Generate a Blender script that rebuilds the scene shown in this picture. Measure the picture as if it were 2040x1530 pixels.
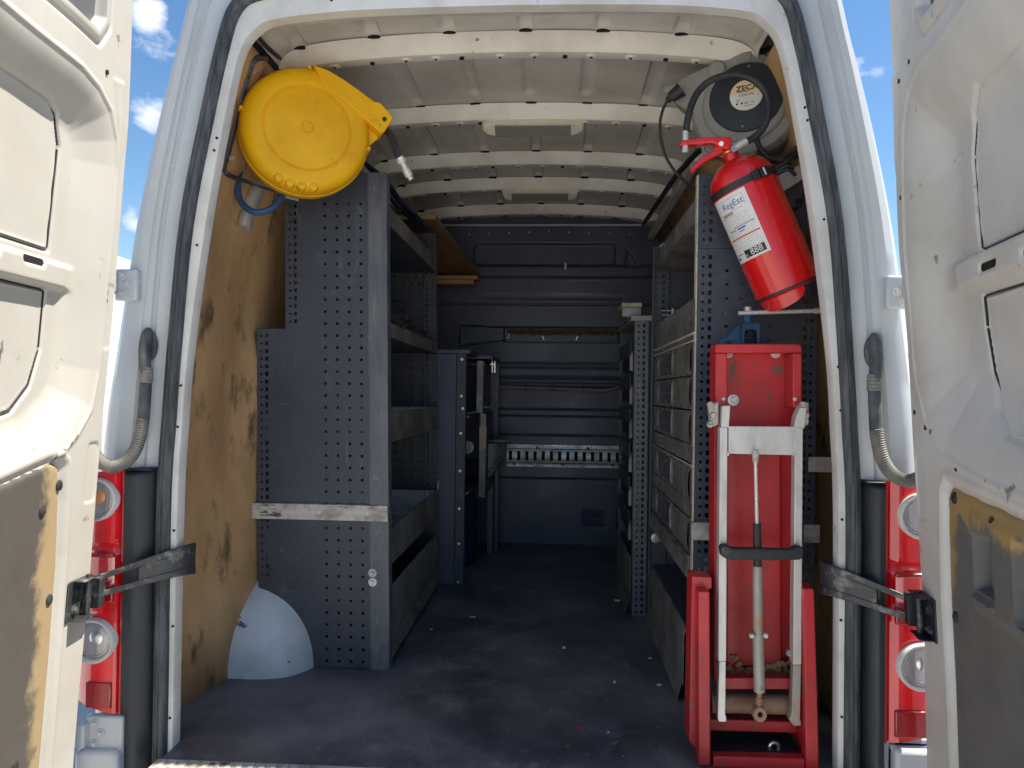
import bpy, math, random
import numpy as np
from mathutils import Vector, Matrix, noise as mnoise
random.seed(7); rng = np.random.default_rng(7)
R = math.radians
scn = bpy.context.scene
COL = scn.collection
for o in list(bpy.data.objects): bpy.data.objects.remove(o)

# ------------------------------------------------------------------ camera
F_PX, CXP, CYP = 1532.0, 1020.0, 765.0          # focal length and centre in pixels of the 2040x1530 photograph
CAM = np.array([.132, -1.81, .86])
def _n(v): return v/np.linalg.norm(v)
_y = _n(np.array([90., -20., -1532.]))
_z = np.array([.011, 1., 0.]); _z = _n(_z-_y*_z.dot(_y)); _x = np.cross(_y, _z)
RR_ = np.array([_x[0], _y[0], _z[0]]); UU_ = np.array([_x[1], _y[1], _z[1]]); BB_ = np.array([_x[2], _y[2], _z[2]])
cam_d = bpy.data.cameras.new('camera'); cam = bpy.data.objects.new('camera', cam_d); COL.objects.link(cam)
cam.matrix_world = Matrix(((RR_[0], UU_[0], BB_[0], CAM[0]), (RR_[1], UU_[1], BB_[1], CAM[1]), (RR_[2], UU_[2], BB_[2], CAM[2]), (0, 0, 0, 1)))
cam_d.sensor_width = 36; cam_d.lens = F_PX/2040*36; cam_d.clip_start = .02; cam_d.clip_end = 2000
scn.camera = cam
def at(px, py, ax, val):
    """world point where the sight line of a photograph pixel meets the plane ax = val"""
    d = (px-CXP)/F_PX*RR_-(py-CYP)/F_PX*UU_-BB_
    i = 'xyz'.index(ax); t = (val-CAM[i])/d[i]
    return Vector(CAM+d*t)

# ------------------------------------------------------------------ light
SUN_EL, SUN_AZ = 60, 87      # azimuth clockwise from +y (into the van) : light comes from +x
s_dir = Vector((math.sin(R(SUN_AZ))*math.cos(R(SUN_EL)), math.cos(R(SUN_AZ))*math.cos(R(SUN_EL)), math.sin(R(SUN_EL))))
world = bpy.data.worlds.new('World'); scn.world = world; world.use_nodes = True
nt = world.node_tree; nt.nodes.clear()
def wn(t): return nt.nodes.new(t)
sky = wn('ShaderNodeTexSky'); sky.sky_type = 'NISHITA'; sky.sun_disc = False
sky.sun_elevation = R(SUN_EL); sky.sun_rotation = R(SUN_AZ); sky.altitude = 100; sky.air_density = 1.1; sky.dust_density = .2; sky.ozone_density = 2.5
tc = wn('ShaderNodeTexCoord'); mp = wn('ShaderNodeMapping'); mp.inputs['Scale'].default_value = (1, 1, 1.6); mp.inputs['Location'].default_value = (.37, .1, .25)
nz = wn('ShaderNodeTexNoise'); nz.inputs['Scale'].default_value = 9; nz.inputs['Detail'].default_value = 7; nz.inputs['Roughness'].default_value = .55
rmp = wn('ShaderNodeValToRGB'); rmp.color_ramp.elements[0].position = .60; rmp.color_ramp.elements[1].position = .76
mx = wn('ShaderNodeMix'); mx.data_type = 'RGBA'; mx.inputs['B'].default_value = (7.5, 7.7, 8.2, 1)
bg = wn('ShaderNodeBackground'); bg.inputs['Strength'].default_value = .075; wo = wn('ShaderNodeOutputWorld')
def cloud_at(px, py, rad, gain):
    d = (px-CXP)/F_PX*RR_-(py-CYP)/F_PX*UU_-BB_; d = d/np.linalg.norm(d)
    dt = wn('ShaderNodeVectorMath'); dt.operation = 'DISTANCE'; dt.inputs[1].default_value = tuple(d); nt.links.new(tc.outputs['Generated'], dt.inputs[0])
    mr = wn('ShaderNodeMapRange'); mr.interpolation_type = 'SMOOTHSTEP'; mr.inputs['From Min'].default_value = rad; mr.inputs['From Max'].default_value = 0; mr.inputs['To Max'].default_value = gain
    nt.links.new(dt.outputs['Value'], mr.inputs['Value']); return mr.outputs['Result']
nt.links.new(tc.outputs['Generated'], mp.inputs['Vector']); nt.links.new(mp.outputs['Vector'], nz.inputs['Vector'])
acc = nz.outputs['Fac']
for a_ in ((287, 225, .050, .34), (292, 15, .035, .26), (262, 440, .03, .2)):
    ad = wn('ShaderNodeMath'); nt.links.new(acc, ad.inputs[0]); nt.links.new(cloud_at(*a_), ad.inputs[1]); acc = ad.outputs[0]
nt.links.new(acc, rmp.inputs['Fac']); nt.links.new(rmp.outputs['Color'], mx.inputs['Factor'])
hs_ = wn('ShaderNodeHueSaturation'); hs_.inputs['Saturation'].default_value = 1.18; nt.links.new(sky.outputs['Color'], hs_.inputs['Color']); nt.links.new(hs_.outputs['Color'], mx.inputs['A']); nt.links.new(mx.outputs['Result'], bg.inputs['Color']); nt.links.new(bg.outputs['Background'], wo.inputs['Surface'])
sd = bpy.data.lights.new('sun', 'SUN'); sd.energy = 4.6; sd.angle = R(.53); sd.color = (1, .93, .82)
so = bpy.data.objects.new('sun', sd); COL.objects.link(so); so.rotation_euler = (-s_dir).to_track_quat('-Z', 'Y').to_euler(); so.location = (4, -3, 6)
scn.view_settings.view_transform = 'Standard'; scn.view_settings.look = 'None'; scn.view_settings.gamma = 1
scn.view_settings.use_curve_mapping = False; scn.view_settings.exposure = 1.2
scn.render.engine = 'CYCLES'
scn.cycles.max_bounces = 10; scn.cycles.diffuse_bounces = 6

# ------------------------------------------------------------------ materials
def mat(name, base, rough=.5, metal=0., dirt=None, amt=.5, scale=6., thr=(.45, .65), stretch=(1, 1, 1), bump=.0, bscale=60.,
        coat=0., rvar=.15, dirt2=None, amt2=.6, scale2=14., thr2=(.6, .66), spec=.5, stretch2=(1, 1, 1), fine=0., trans=0., scr=None):
    m = bpy.data.materials.new(name); m.use_nodes = True; t = m.node_tree; p = t.nodes['Principled BSDF']; L = t.links
    p.inputs['Roughness'].default_value = rough; p.inputs['Metallic'].default_value = metal
    p.inputs['Coat Weight'].default_value = coat; p.inputs['Specular IOR Level'].default_value = spec
    if trans: p.inputs['Transmission Weight'].default_value = trans
    c = t.nodes.new('ShaderNodeTexCoord')
    cur = t.nodes.new('ShaderNodeRGB'); cur.outputs[0].default_value = (*base, 1); cur = cur.outputs[0]
    def layer(cur, col, amt, scale, thr, st, detail=6, off=0):
        mp = t.nodes.new('ShaderNodeMapping'); mp.inputs['Scale'].default_value = st; mp.inputs['Location'].default_value = (off, off*1.7, off*.6)
        n = t.nodes.new('ShaderNodeTexNoise'); n.inputs['Scale'].default_value = scale; n.inputs['Detail'].default_value = detail; n.inputs['Roughness'].default_value = .6
        r = t.nodes.new('ShaderNodeMapRange'); r.inputs['From Min'].default_value = thr[0]; r.inputs['From Max'].default_value = thr[1]; r.inputs['To Max'].default_value = amt
        x = t.nodes.new('ShaderNodeMix'); x.data_type = 'RGBA'; x.inputs['B'].default_value = (*col, 1)
        L.new(c.outputs['Object'], mp.inputs['Vector']); L.new(mp.outputs['Vector'], n.inputs['Vector']); L.new(n.outputs['Fac'], r.inputs['Value'])
        L.new(r.outputs['Result'], x.inputs['Factor']); L.new(cur, x.inputs['A'])
        return x.outputs['Result'], n
    n0 = None
    if dirt: cur, n0 = layer(cur, dirt, amt, scale, thr, stretch)
    if dirt2: cur, _ = layer(cur, dirt2, amt2, scale2, thr2, stretch2, 8, 3.1)
    if scr:      # thin scratches: slices of a strongly stretched noise in two directions
        for st, of, wd in (((26, 26, 2.2), 1.3, .010), ((3.0, 3.0, 30), 7.7, .006), ((22, 5, 9), 4.1, .007)):
            mp = t.nodes.new('ShaderNodeMapping'); mp.inputs['Scale'].default_value = st; mp.inputs['Location'].default_value = (of, of, of); mp.inputs['Rotation'].default_value = (.3*of, .2*of, .1)
            n = t.nodes.new('ShaderNodeTexNoise'); n.inputs['Scale'].default_value = 1.; n.inputs['Detail'].default_value = 2
            a = t.nodes.new('ShaderNodeMath'); a.operation = 'SUBTRACT'; a.inputs[1].default_value = .5; b_ = t.nodes.new('ShaderNodeMath'); b_.operation = 'ABSOLUTE'
            r = t.nodes.new('ShaderNodeMapRange'); r.inputs['From Min'].default_value = wd; r.inputs['From Max'].default_value = 0; r.inputs['To Max'].default_value = .55
            n2 = t.nodes.new('ShaderNodeTexNoise'); n2.inputs['Scale'].default_value = 7+of; r2 = t.nodes.new('ShaderNodeMapRange'); r2.inputs['From Min'].default_value = .52; r2.inputs['From Max'].default_value = .60
            mu = t.nodes.new('ShaderNodeMath'); mu.operation = 'MULTIPLY'; x = t.nodes.new('ShaderNodeMix'); x.data_type = 'RGBA'; x.inputs['B'].default_value = (*scr, 1)
            L.new(c.outputs['Object'], mp.inputs['Vector']); L.new(mp.outputs['Vector'], n.inputs['Vector']); L.new(n.outputs['Fac'], a.inputs[0]); L.new(a.outputs[0], b_.inputs[0]); L.new(b_.outputs[0], r.inputs['Value'])
            L.new(c.outputs['Object'], n2.inputs['Vector']); L.new(n2.outputs['Fac'], r2.inputs['Value']); L.new(r.outputs['Result'], mu.inputs[0]); L.new(r2.outputs['Result'], mu.inputs[1]); L.new(mu.outputs[0], x.inputs['Factor']); L.new(cur, x.inputs['A']); cur = x.outputs['Result']
    if fine: cur, _ = layer(cur, tuple(min(1, b*1.7+.02) for b in base), fine, 180, (.5, .7), (1, 1, 1), 3, 5.3)
    L.new(cur, p.inputs['Base Color'])
    if n0 and rvar:
        r = t.nodes.new('ShaderNodeMapRange'); r.inputs['From Min'].default_value = .3; r.inputs['From Max'].default_value = .7
        r.inputs['To Min'].default_value = max(.03, rough-rvar*.5); r.inputs['To Max'].default_value = min(1, rough+rvar)
        L.new(n0.outputs['Fac'], r.inputs['Value']); L.new(r.outputs['Result'], p.inputs['Roughness'])
    if bump:
        n = t.nodes.new('ShaderNodeTexNoise'); n.inputs['Scale'].default_value = bscale; n.inputs['Detail'].default_value = 4
        b = t.nodes.new('ShaderNodeBump'); b.inputs['Strength'].default_value = bump; b.inputs['Distance'].default_value = .002
        L.new(c.outputs['Object'], n.inputs['Vector']); L.new(n.outputs['Fac'], b.inputs['Height']); L.new(b.outputs['Normal'], p.inputs['Normal'])
    return m
M = {}
M['white'] = mat('white_body_paint', (.50, .525, .55), .28, dirt=(.44, .455, .465), amt=.5, scale=3, coat=.4, dirt2=(.34, .34, .33), amt2=.35, scale2=30, thr2=(.66, .75), bump=.03, bscale=8)
M['doorwhite'] = mat('door_inner_white', (.46, .445, .405), .42, dirt=(.38, .36, .315), amt=.8, scale=4, thr=(.4, .68), dirt2=(.13, .115, .10), amt2=.85, scale2=11, thr2=(.665, .70), bump=.06, bscale=14, coat=.1)
M['doorgrey'] = mat('door_inner_dusty', (.66, .65, .62), .5, dirt=(.46, .435, .39), amt=.85, scale=3.0, thr=(.35, .7), dirt2=(.17, .155, .135), amt2=.8, scale2=15, thr2=(.665, .71), bump=.06, bscale=14)
M['roof'] = mat('roof_dusty_white', (.70, .68, .63), .45, dirt=(.45, .425, .38), amt=.75, scale=3.5, thr=(.38, .68), dirt2=(.18, .14, .11), amt2=.6, scale2=34, thr2=(.69, .76), bump=.05, bscale=20)
M['rib'] = mat('rib_cream', (.80, .77, .70), .42, dirt=(.56, .52, .45), amt=.7, scale=5, thr=(.42, .7), dirt2=(.18, .14, .11), amt2=.85, scale2=30, thr2=(.665, .72))
M['flange'] = mat('flange_paint', (.68, .67, .64), .4, dirt=(.48, .46, .42), amt=.7, scale=7, dirt2=(.22, .19, .16), amt2=.7, scale2=30, thr2=(.66, .73))
M['ply'] = mat('plywood_film', (.66, .415, .195), .5, dirt=(.34, .195, .09), amt=.9, scale=3.0, thr=(.38, .66), stretch=(1, 1, .5), dirt2=(.055, .042, .034), amt2=.85, scale2=9, thr2=(.56, .69), bump=.12, bscale=50, stretch2=(1, 1.3, .7), fine=.1)
M['rack'] = mat('rack_paint', (.038, .047, .068), .45, dirt=(.070, .080, .102), amt=.8, scale=2.6, thr=(.38, .68), dirt2=(.14, .145, .155), amt2=.45, scale2=14, thr2=(.62, .76), fine=.2, bump=.04, bscale=120, stretch2=(1, 1, .4), scr=(.15, .155, .16))
M['rackin'] = M['rack']
M['post'] = mat('rack_corner_paint', (.080, .092, .112), .40, dirt=(.15, .155, .165), amt=.85, scale=5, thr=(.4, .66), stretch=(6, 6, 1.2), dirt2=(.28, .28, .28), amt2=.55, scale2=40, thr2=(.62, .74), stretch2=(1, 1, .25), scr=(.3, .3, .3))
M['lip'] = mat('shelf_lip_dusty_zinc', (.25, .243, .228), .5, metal=.25, dirt=(.12, .117, .113), amt=.9, scale=6, thr=(.42, .60), dirt2=(.42, .40, .36), amt2=.5, scale2=16, thr2=(.58, .7), stretch2=(1, .4, 1), scr=(.40, .39, .36))
M['galv'] = mat('galvanised_steel', (.60, .61, .60), .40, metal=.45, dirt=(.36, .36, .35), amt=.7, scale=24, thr=(.45, .6), dirt2=(.16, .13, .10), amt2=.6, scale2=30, thr2=(.66, .72))
M['galvd'] = mat('worn_zinc_strip', (.60, .575, .53), .5, metal=.2, dirt=(.34, .29, .23), amt=.8, scale=20, thr=(.45, .6), dirt2=(.09, .07, .055), amt2=.9, scale2=30, thr2=(.59, .64), stretch2=(.4, 1, 1.6))
M['bulk'] = mat('bulkhead_paint', (.052, .064, .112), .40, dirt=(.095, .10, .150), amt=.8, scale=3, thr=(.40, .66), dirt2=(.19, .185, .20), amt2=.4, scale2=26, thr2=(.66, .75), bump=.06, bscale=60, scr=(.16, .155, .17))
M['floor'] = mat('film_faced_floor', (.066, .066, .078), .42, dirt=(.29, .275, .28), amt=.85, scale=2.1, thr=(.40, .68), dirt2=(.40, .38, .37), amt2=.45, scale2=10, thr2=(.56, .76), bump=.12, bscale=160, fine=.4, rvar=.2, stretch2=(1, .5, 1), scr=(.34, .30, .27))
M['seal'] = mat('rubber_seal', (.030, .034, .041), .6, dirt=(.12, .127, .138), amt=.85, scale=13, thr=(.42, .64), stretch=(5, 5, .5), bump=.1, bscale=60)
M['black'] = mat('black_plastic', (.014, .019, .027), .45, dirt=(.035, .04, .047), amt=.5, scale=6)
M['rubber'] = mat('black_rubber', (.018, .018, .02), .55, dirt=(.06, .06, .06), amt=.5, scale=20)
M['strapm'] = mat('worn_black_steel', (.045, .048, .052), .36, metal=.3, dirt=(.30, .30, .30), amt=.75, scale=24, thr=(.52, .68))
M['dark'] = mat('dark_void_paint', (.02, .022, .028), .6)
M['hole'] = mat('hole_black', (.006, .006, .007), .9)
M['bootr'] = mat('dusty_grey_rubber', (.05, .055, .062), .6, dirt=(.12, .125, .13), amt=.8, scale=20, thr=(.42, .62))
M['boot'] = mat('grey_conduit', (.15, .15, .145), .6, dirt=(.26, .24, .20), amt=.7, scale=18, thr=(.4, .6))
M['red_lens'] = mat('red_lens', (.74, .008, .016), .12, dirt=(.52, .006, .012), amt=.8, scale=7, thr=(.46, .58), stretch=(3, 3, 1), coat=1., rvar=0, bump=.12, bscale=160)
M['red_dark'] = mat('dark_red_lens', (.30, .006, .01), .16, coat=1., rvar=0)
M['amber'] = mat('amber_bulb', (.62, .25, .10), .2, coat=.5)
M['clear'] = mat('silver_reflector', (.60, .60, .62), .18, metal=.8)
M['chrome'] = mat('bright_steel', (.62, .61, .60), .25, metal=.9, dirt=(.35, .33, .3), amt=.5, scale=40)
M['yellow'] = mat('yellow_plastic', (.90, .50, .004), .44, dirt=(.66, .31, .006), amt=.75, scale=4, thr=(.42, .68), dirt2=(.33, .18, .03), amt2=.75, scale2=22, thr2=(.645, .71), bump=.06, bscale=60, spec=.3)
M['greyp'] = mat('grey_plastic', (.30, .295, .285), .48, dirt=(.20, .195, .18), amt=.7, scale=9, thr=(.42, .62), dirt2=(.45, .44, .42), amt2=.4, scale2=40, thr2=(.64, .72))
M['redp'] = mat('red_paint', (.56, .024, .030), .38, dirt=(.30, .014, .018), amt=.85, scale=3.5, thr=(.40, .66), dirt2=(.15, .075, .05), amt2=.9, scale2=26, thr2=(.635, .66), coat=.1, bump=.06, bscale=40, stretch2=(1, 1, .6))
M['redx'] = mat('extinguisher_red', (.70, .008, .010), .2, dirt=(.48, .03, .03), amt=.7, scale=5, thr=(.5, .7), coat=.6, rvar=.3, dirt2=(.38, .14, .13), amt2=.45, scale2=16, thr2=(.64, .76))
M['alu'] = mat('aluminium_profile', (.66, .645, .61), .42, metal=.35, dirt=(.48, .46, .43), amt=.7, scale=14, thr=(.45, .65), stretch=(2, 2, .5), dirt2=(.15, .14, .13), amt2=.5, scale2=50, thr2=(.68, .73))
M['rust'] = mat('rusty_tube', (.32, .20, .13), .6, metal=.2, dirt=(.20, .10, .055), amt=.8, scale=18, dirt2=(.5, .45, .38), amt2=.5, scale2=20, thr2=(.6, .7))
M['oldtube'] = mat('weathered_tube', (.36, .34, .30), .5, metal=.3, dirt=(.42, .23, .13), amt=.7, scale=16, thr=(.52, .66), dirt2=(.12, .11, .10), amt2=.6, scale2=60, thr2=(.6, .7))
M['blue'] = mat('blue_paint', (.012, .070, .15), .4, dirt=(.01, .035, .07), amt=.8, scale=24, dirt2=(.25, .28, .3), amt2=.5, scale2=50, thr2=(.64, .7))
M['navy'] = mat('navy_hose', (.012, .030, .075), .5)
M['bluehose'] = mat('blue_hose', (.03, .09, .20), .45)
M['wood'] = mat('plywood_edge', (.42, .26, .12), .65, dirt=(.24, .14, .07), amt=.7, scale=10, stretch=(1, 6, 10))
M['woodu'] = mat('plywood_underside', (.27, .155, .08), .6, dirt=(.14, .08, .04), amt=.7, scale=5, stretch=(3, .8, 1))
M['pink'] = mat('bare_wood', (.50, .34, .24), .6, dirt=(.40, .26, .18), amt=.6, scale=8, stretch=(4, 4, .6))
M['beige'] = mat('beige_plastic', (.38, .35, .22), .5, dirt=(.2, .18, .12), amt=.5, scale=20)
M['drawer'] = mat('smoky_drawer_plastic', (.15, .145, .13), .25, dirt=(.27, .255, .22), amt=.8, scale=5, thr=(.42, .68), stretch=(1, 1, .6), dirt2=(.36, .34, .29), amt2=.5, scale2=22, thr2=(.62, .74), stretch2=(1, .15, 1))
M['drawwin'] = mat('drawer_handle_dark', (.04, .044, .055), .22, dirt=(.10, .10, .11), amt=.6, scale=20)
M['edge'] = mat('pale_edge_strip', (.60, .55, .43), .6, dirt=(.32, .27, .2), amt=.7, scale=30)
M['insul'] = mat('brown_insulation', (.15, .10, .065), .95, dirt=(.06, .045, .035), amt=.8, scale=22, bump=.8, bscale=60)
M['steel'] = mat('polished_rod_steel', (.66, .64, .61), .3, metal=.35, dirt=(.5, .48, .45), amt=.4, scale=60)
M['brass'] = mat('brass', (.60, .42, .16), .3, metal=.9)
M['paper'] = mat('label_paper', (.74, .74, .72), .5, dirt=(.6, .6, .58), amt=.5, scale=20)
M['peach'] = mat('label_peach', (.80, .60, .38), .5)
M['inkb'] = mat('ink_blue', (.04, .10, .42), .6); M['inkk'] = mat('ink_black', (.02, .02, .022), .6); M['inkr'] = mat('ink_red', (.60, .03, .03), .6); M['inkg'] = mat('ink_grey', (.42, .43, .46), .6)
def trim_mat(name, tan, grey, lo, hi):
    m = mat(name, grey, .6, dirt=tuple(g*.75 for g in grey), amt=.7, scale=9, dirt2=tuple(g*1.6 for g in grey), amt2=.4, scale2=60, thr2=(.66, .74), bump=.1, bscale=50)
    t = m.node_tree; p = t.nodes['Principled BSDF']; src = p.inputs['Base Color'].links[0].from_socket
    at_ = t.nodes.new('ShaderNodeAttribute'); at_.attribute_name = 'edge'; c = t.nodes.new('ShaderNodeTexCoord'); n = t.nodes.new('ShaderNodeTexNoise'); n.inputs['Scale'].default_value = 16; n.inputs['Detail'].default_value = 9; n.inputs['Roughness'].default_value = .68
    ad = t.nodes.new('ShaderNodeMath'); ad.operation = 'MULTIPLY_ADD'; ad.inputs[1].default_value = .16; r_ = t.nodes.new('ShaderNodeMapRange'); r_.inputs['From Min'].default_value = lo; r_.inputs['From Max'].default_value = hi
    x = t.nodes.new('ShaderNodeMix'); x.data_type = 'RGBA'; x.inputs['A'].default_value = (*tan, 1); L = t.links
    L.new(c.outputs['Object'], n.inputs['Vector']); L.new(n.outputs['Fac'], ad.inputs[0]); L.new(at_.outputs['Fac'], ad.inputs[2]); L.new(ad.outputs[0], r_.inputs['Value']); L.new(r_.outputs['Result'], x.inputs['Factor']); L.new(src, x.inputs['B']); L.new(x.outputs['Result'], p.inputs['Base Color'])
    return m
def chips(m, col):
    t = m.node_tree; p = t.nodes['Principled BSDF']; src = p.inputs['Base Color'].links[0].from_socket; L = t.links
    a = t.nodes.new('ShaderNodeAttribute'); a.attribute_name = 'chip'; c = t.nodes.new('ShaderNodeTexCoord'); n = t.nodes.new('ShaderNodeTexNoise'); n.inputs['Scale'].default_value = 26; n.inputs['Detail'].default_value = 8; n.inputs['Roughness'].default_value = .65
    mp = t.nodes.new('ShaderNodeMapping'); mp.inputs['Scale'].default_value = (1, 1, .4); ad = t.nodes.new('ShaderNodeMath'); ad.operation = 'MULTIPLY_ADD'; ad.inputs[1].default_value = .20
    r_ = t.nodes.new('ShaderNodeMapRange'); r_.inputs['From Min'].default_value = .70; r_.inputs['From Max'].default_value = .74; r_.inputs['To Max'].default_value = .9
    x = t.nodes.new('ShaderNodeMix'); x.data_type = 'RGBA'; x.inputs['B'].default_value = (*col, 1)
    L.new(c.outputs['Object'], mp.inputs['Vector']); L.new(mp.outputs['Vector'], n.inputs['Vector']); L.new(a.outputs['Fac'], ad.inputs[0]); L.new(n.outputs['Fac'], ad.inputs[2]); L.new(ad.outputs[0], r_.inputs['Value']); L.new(r_.outputs['Result'], x.inputs['Factor']); L.new(src, x.inputs['A']); L.new(x.outputs['Result'], p.inputs['Base Color'])
chips(M['doorwhite'], (.09, .08, .065)); chips(M['doorgrey'], (.10, .09, .075))
M['cavshade'] = mat('cavity_shade_grey', (.10, .105, .115), .5, dirt=(.16, .16, .17), amt=.6, scale=5)  # flat grey for the shade inside the door cavity
M['trimR'] = trim_mat('overspray_trim_right', (.36, .24, .09), (.135, .135, .125), .135, .160)
M['trimL'] = trim_mat('overspray_shadow_trim_left', (.33, .245, .135), (.085, .078, .068), .125, .165)  # tan border is overspray, the dark grey inside paints a cast shadow
M['lamp'] = mat('cream_lamp_housing', (.76, .71, .60), .4, dirt=(.6, .53, .42), amt=.5, scale=20)
M['diff'] = mat('lamp_diffuser_off', (.22, .205, .19), .3)
M['paint'] = mat('arch_white', (.62, .66, .70), .45, dirt=(.42, .43, .43), amt=.8, scale=6, thr=(.42, .7), dirt2=(.07, .058, .05), amt2=.95, scale2=16, thr2=(.635, .655), bump=.2, bscale=30)
M['conc'] = mat('concrete_yard', (.56, .535, .49), .9, dirt=(.46, .44, .405), amt=.6, scale=.6, dirt2=(.36, .345, .32), amt2=.5, scale2=9, thr2=(.55, .7), bump=.4, bscale=30)
M['asph'] = mat('tyre', (.02, .02, .02), .8)
M['glass'] = mat('dark_glass', (.02, .025, .03), .06, coat=1)
M['foam'] = mat('dried_foam', (.32, .20, .09), .9, dirt=(.16, .09, .04), amt=.8, scale=60, bump=.6, bscale=120)

# ------------------------------------------------------------------ mesh helpers
def link(name, me, m, parent=None, sharp=35, bevel=0):
    for a in ([m] if not isinstance(m, (list, tuple)) else m): me.materials.append(M[a] if isinstance(a, str) else a)
    me.polygons.foreach_set('use_smooth', [True]*len(me.polygons))
    try: me.set_sharp_from_angle(angle=R(sharp))
    except Exception: pass
    o = bpy.data.objects.new(name, me); COL.objects.link(o)
    if parent is not None: o.parent = parent
    if bevel:
        b = o.modifiers.new('bevel', 'BEVEL'); b.width = bevel; b.segments = 2; b.limit_method = 'ANGLE'; b.angle_limit = R(40); b.harden_normals = False
    return o
class MB:
    def __init__(s): s.v = []; s.f = []; s.mi = []; s.cur = 0
    def raw(s, vs, fs, T=None):
        n = len(s.v)
        for p in vs:
            p = Vector(p); s.v.append(T @ p if T is not None else p)
        for f in fs: s.f.append([i+n for i in f]); s.mi.append(s.cur)
        return s
    def box(s, x0, x1, y0, y1, z0, z1, T=None):
        return s.raw([(x, y, z) for x in (x0, x1) for y in (y0, y1) for z in (z0, z1)],
                     [(0, 1, 3, 2), (4, 6, 7, 5), (0, 4, 5, 1), (2, 3, 7, 6), (0, 2, 6, 4), (1, 5, 7, 3)], T)
    def lathe(s, prof, n=32, T=None, closed_top=True):
        vs = []; fs = []
        for (r, z) in prof:
            for k in range(n): a = 2*math.pi*k/n; vs.append((r*math.cos(a), r*math.sin(a), z))
        for i in range(len(prof)-1):
            for k in range(n):
                j = (k+1) % n; fs.append((i*n+k, i*n+j, (i+1)*n+j, (i+1)*n+k))
        if prof[0][0] > 1e-5: fs.append(tuple(range(n))[::-1])
        if prof[-1][0] > 1e-5: fs.append(tuple((len(prof)-1)*n+k for k in range(n)))
        return s.raw(vs, fs, T)
    def cyl(s, a, b, r, n=16, r2=None):
        a = Vector(a); b = Vector(b); d = b-a; T = Matrix.Translation(a) @ d.to_track_quat('Z', 'Y').to_matrix().to_4x4()
        return s.lathe([(r, 0), (r if r2 is None else r2, d.length)], n, T)
    def tube(s, pts, r, n=10, smooth=6, flat=None, corr=None):
        P = spline(pts, smooth) if smooth > 1 else [Vector(p) for p in pts]
        m = len(P); vs = []; fs = []
        t0 = (P[1]-P[0]).normalized(); up = Vector((0, 0, 1)) if abs(t0.z) < .9 else Vector((0, 1, 0)); u = (up-t0*up.dot(t0)).normalized()
        for i in range(m):
            t = (P[min(i+1, m-1)]-P[max(i-1, 0)]).normalized(); u = (u-t*u.dot(t)).normalized(); w = t.cross(u)
            rr = r if not callable(r) else r(i/(m-1))
            if corr: rr *= (1+corr*(i % 2))
            for k in range(n):
                a = 2*math.pi*k/n; ru = rr; rw = rr*(flat or 1)
                vs.append(P[i]+u*math.cos(a)*ru+w*math.sin(a)*rw)
        for i in range(m-1):
            for k in range(n): j = (k+1) % n; fs.append((i*n+k, i*n+j, (i+1)*n+j, (i+1)*n+k))
        fs.append(tuple(range(n))[::-1]); fs.append(tuple((m-1)*n+k for k in range(n)))
        return s.raw(vs, fs)
    def prism(s, poly, h0, h1, T=None):
        n = len(poly); vs = [(x, y, h0) for x, y in poly]+[(x, y, h1) for x, y in poly]
        fs = [tuple(range(n))[::-1], tuple(range(n, 2*n))]+[(i, (i+1) % n, n+(i+1) % n, n+i) for i in range(n)]
        return s.raw(vs, fs, T)
    def build(s, name, m, parent=None, bevel=0, sharp=35, fix=True):
        me = bpy.data.meshes.new(name); me.from_pydata([tuple(p) for p in s.v], [], s.f)
        if isinstance(m, (list, tuple)): me.polygons.foreach_set('material_index', s.mi)
        if fix:
            import bmesh
            bm = bmesh.new(); bm.from_mesh(me); bmesh.ops.recalc_face_normals(bm, faces=bm.faces); bm.to_mesh(me); bm.free()
        me.update()
        return link(name, me, m, parent, sharp, bevel)
def spline(pts, k):
    P = [Vector(p) for p in pts]; out = []
    for i in range(len(P)-1):
        p0 = P[max(i-1, 0)]; p1 = P[i]; p2 = P[i+1]; p3 = P[min(i+2, len(P)-1)]
        for j in range(k):
            t = j/k; out.append(.5*((2*p1)+(p2-p0)*t+(2*p0-5*p1+4*p2-p3)*t*t+(3*p1-p0-3*p2+p3)*t**3))
    out.append(P[-1]); return out
def empty(name, loc, label, cat, group=None):
    o = bpy.data.objects.new(name, None); COL.objects.link(o); o.location = loc; o.empty_display_size = .1
    o['label'] = label; o['category'] = cat
    if group: o['group'] = group
    return o
def tag(o, label, cat, group=None):
    o['label'] = label; o['category'] = cat
    if group: o['group'] = group
    return o
def lab(o, t): o['label'] = t; return o
def settle(root):
    """parts were built in world coordinates: keep them there under a root that stands at the thing's base"""
    bpy.context.view_layer.update()
    for ch in list(root.children): ch.matrix_parent_inverse = Matrix.Translation(root.location).inverted()
def grid(name, X, Y, Z, m, parent=None, drop=None, sharp=50, flip=False):
    nu, nv = X.shape; co = np.stack([X, Y, Z], -1).reshape(-1, 3)
    I = np.arange(nu*nv).reshape(nu, nv); a = I[:-1, :-1]; b = I[1:, :-1]; c = I[1:, 1:]; d = I[:-1, 1:]
    q = np.stack([a, b, c, d] if not flip else [a, d, c, b], -1)
    q = q[~drop] if drop is not None else q.reshape(-1, 4)
    me = bpy.data.meshes.new(name); me.from_pydata(co.tolist(), [], q.reshape(-1, 4).tolist()); me.update()
    return link(name, me, m, parent, sharp)
def sstep(x, a, b):
    t = np.clip((x-a)/(b-a), 0, 1); return t*t*(3-2*t)
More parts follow.
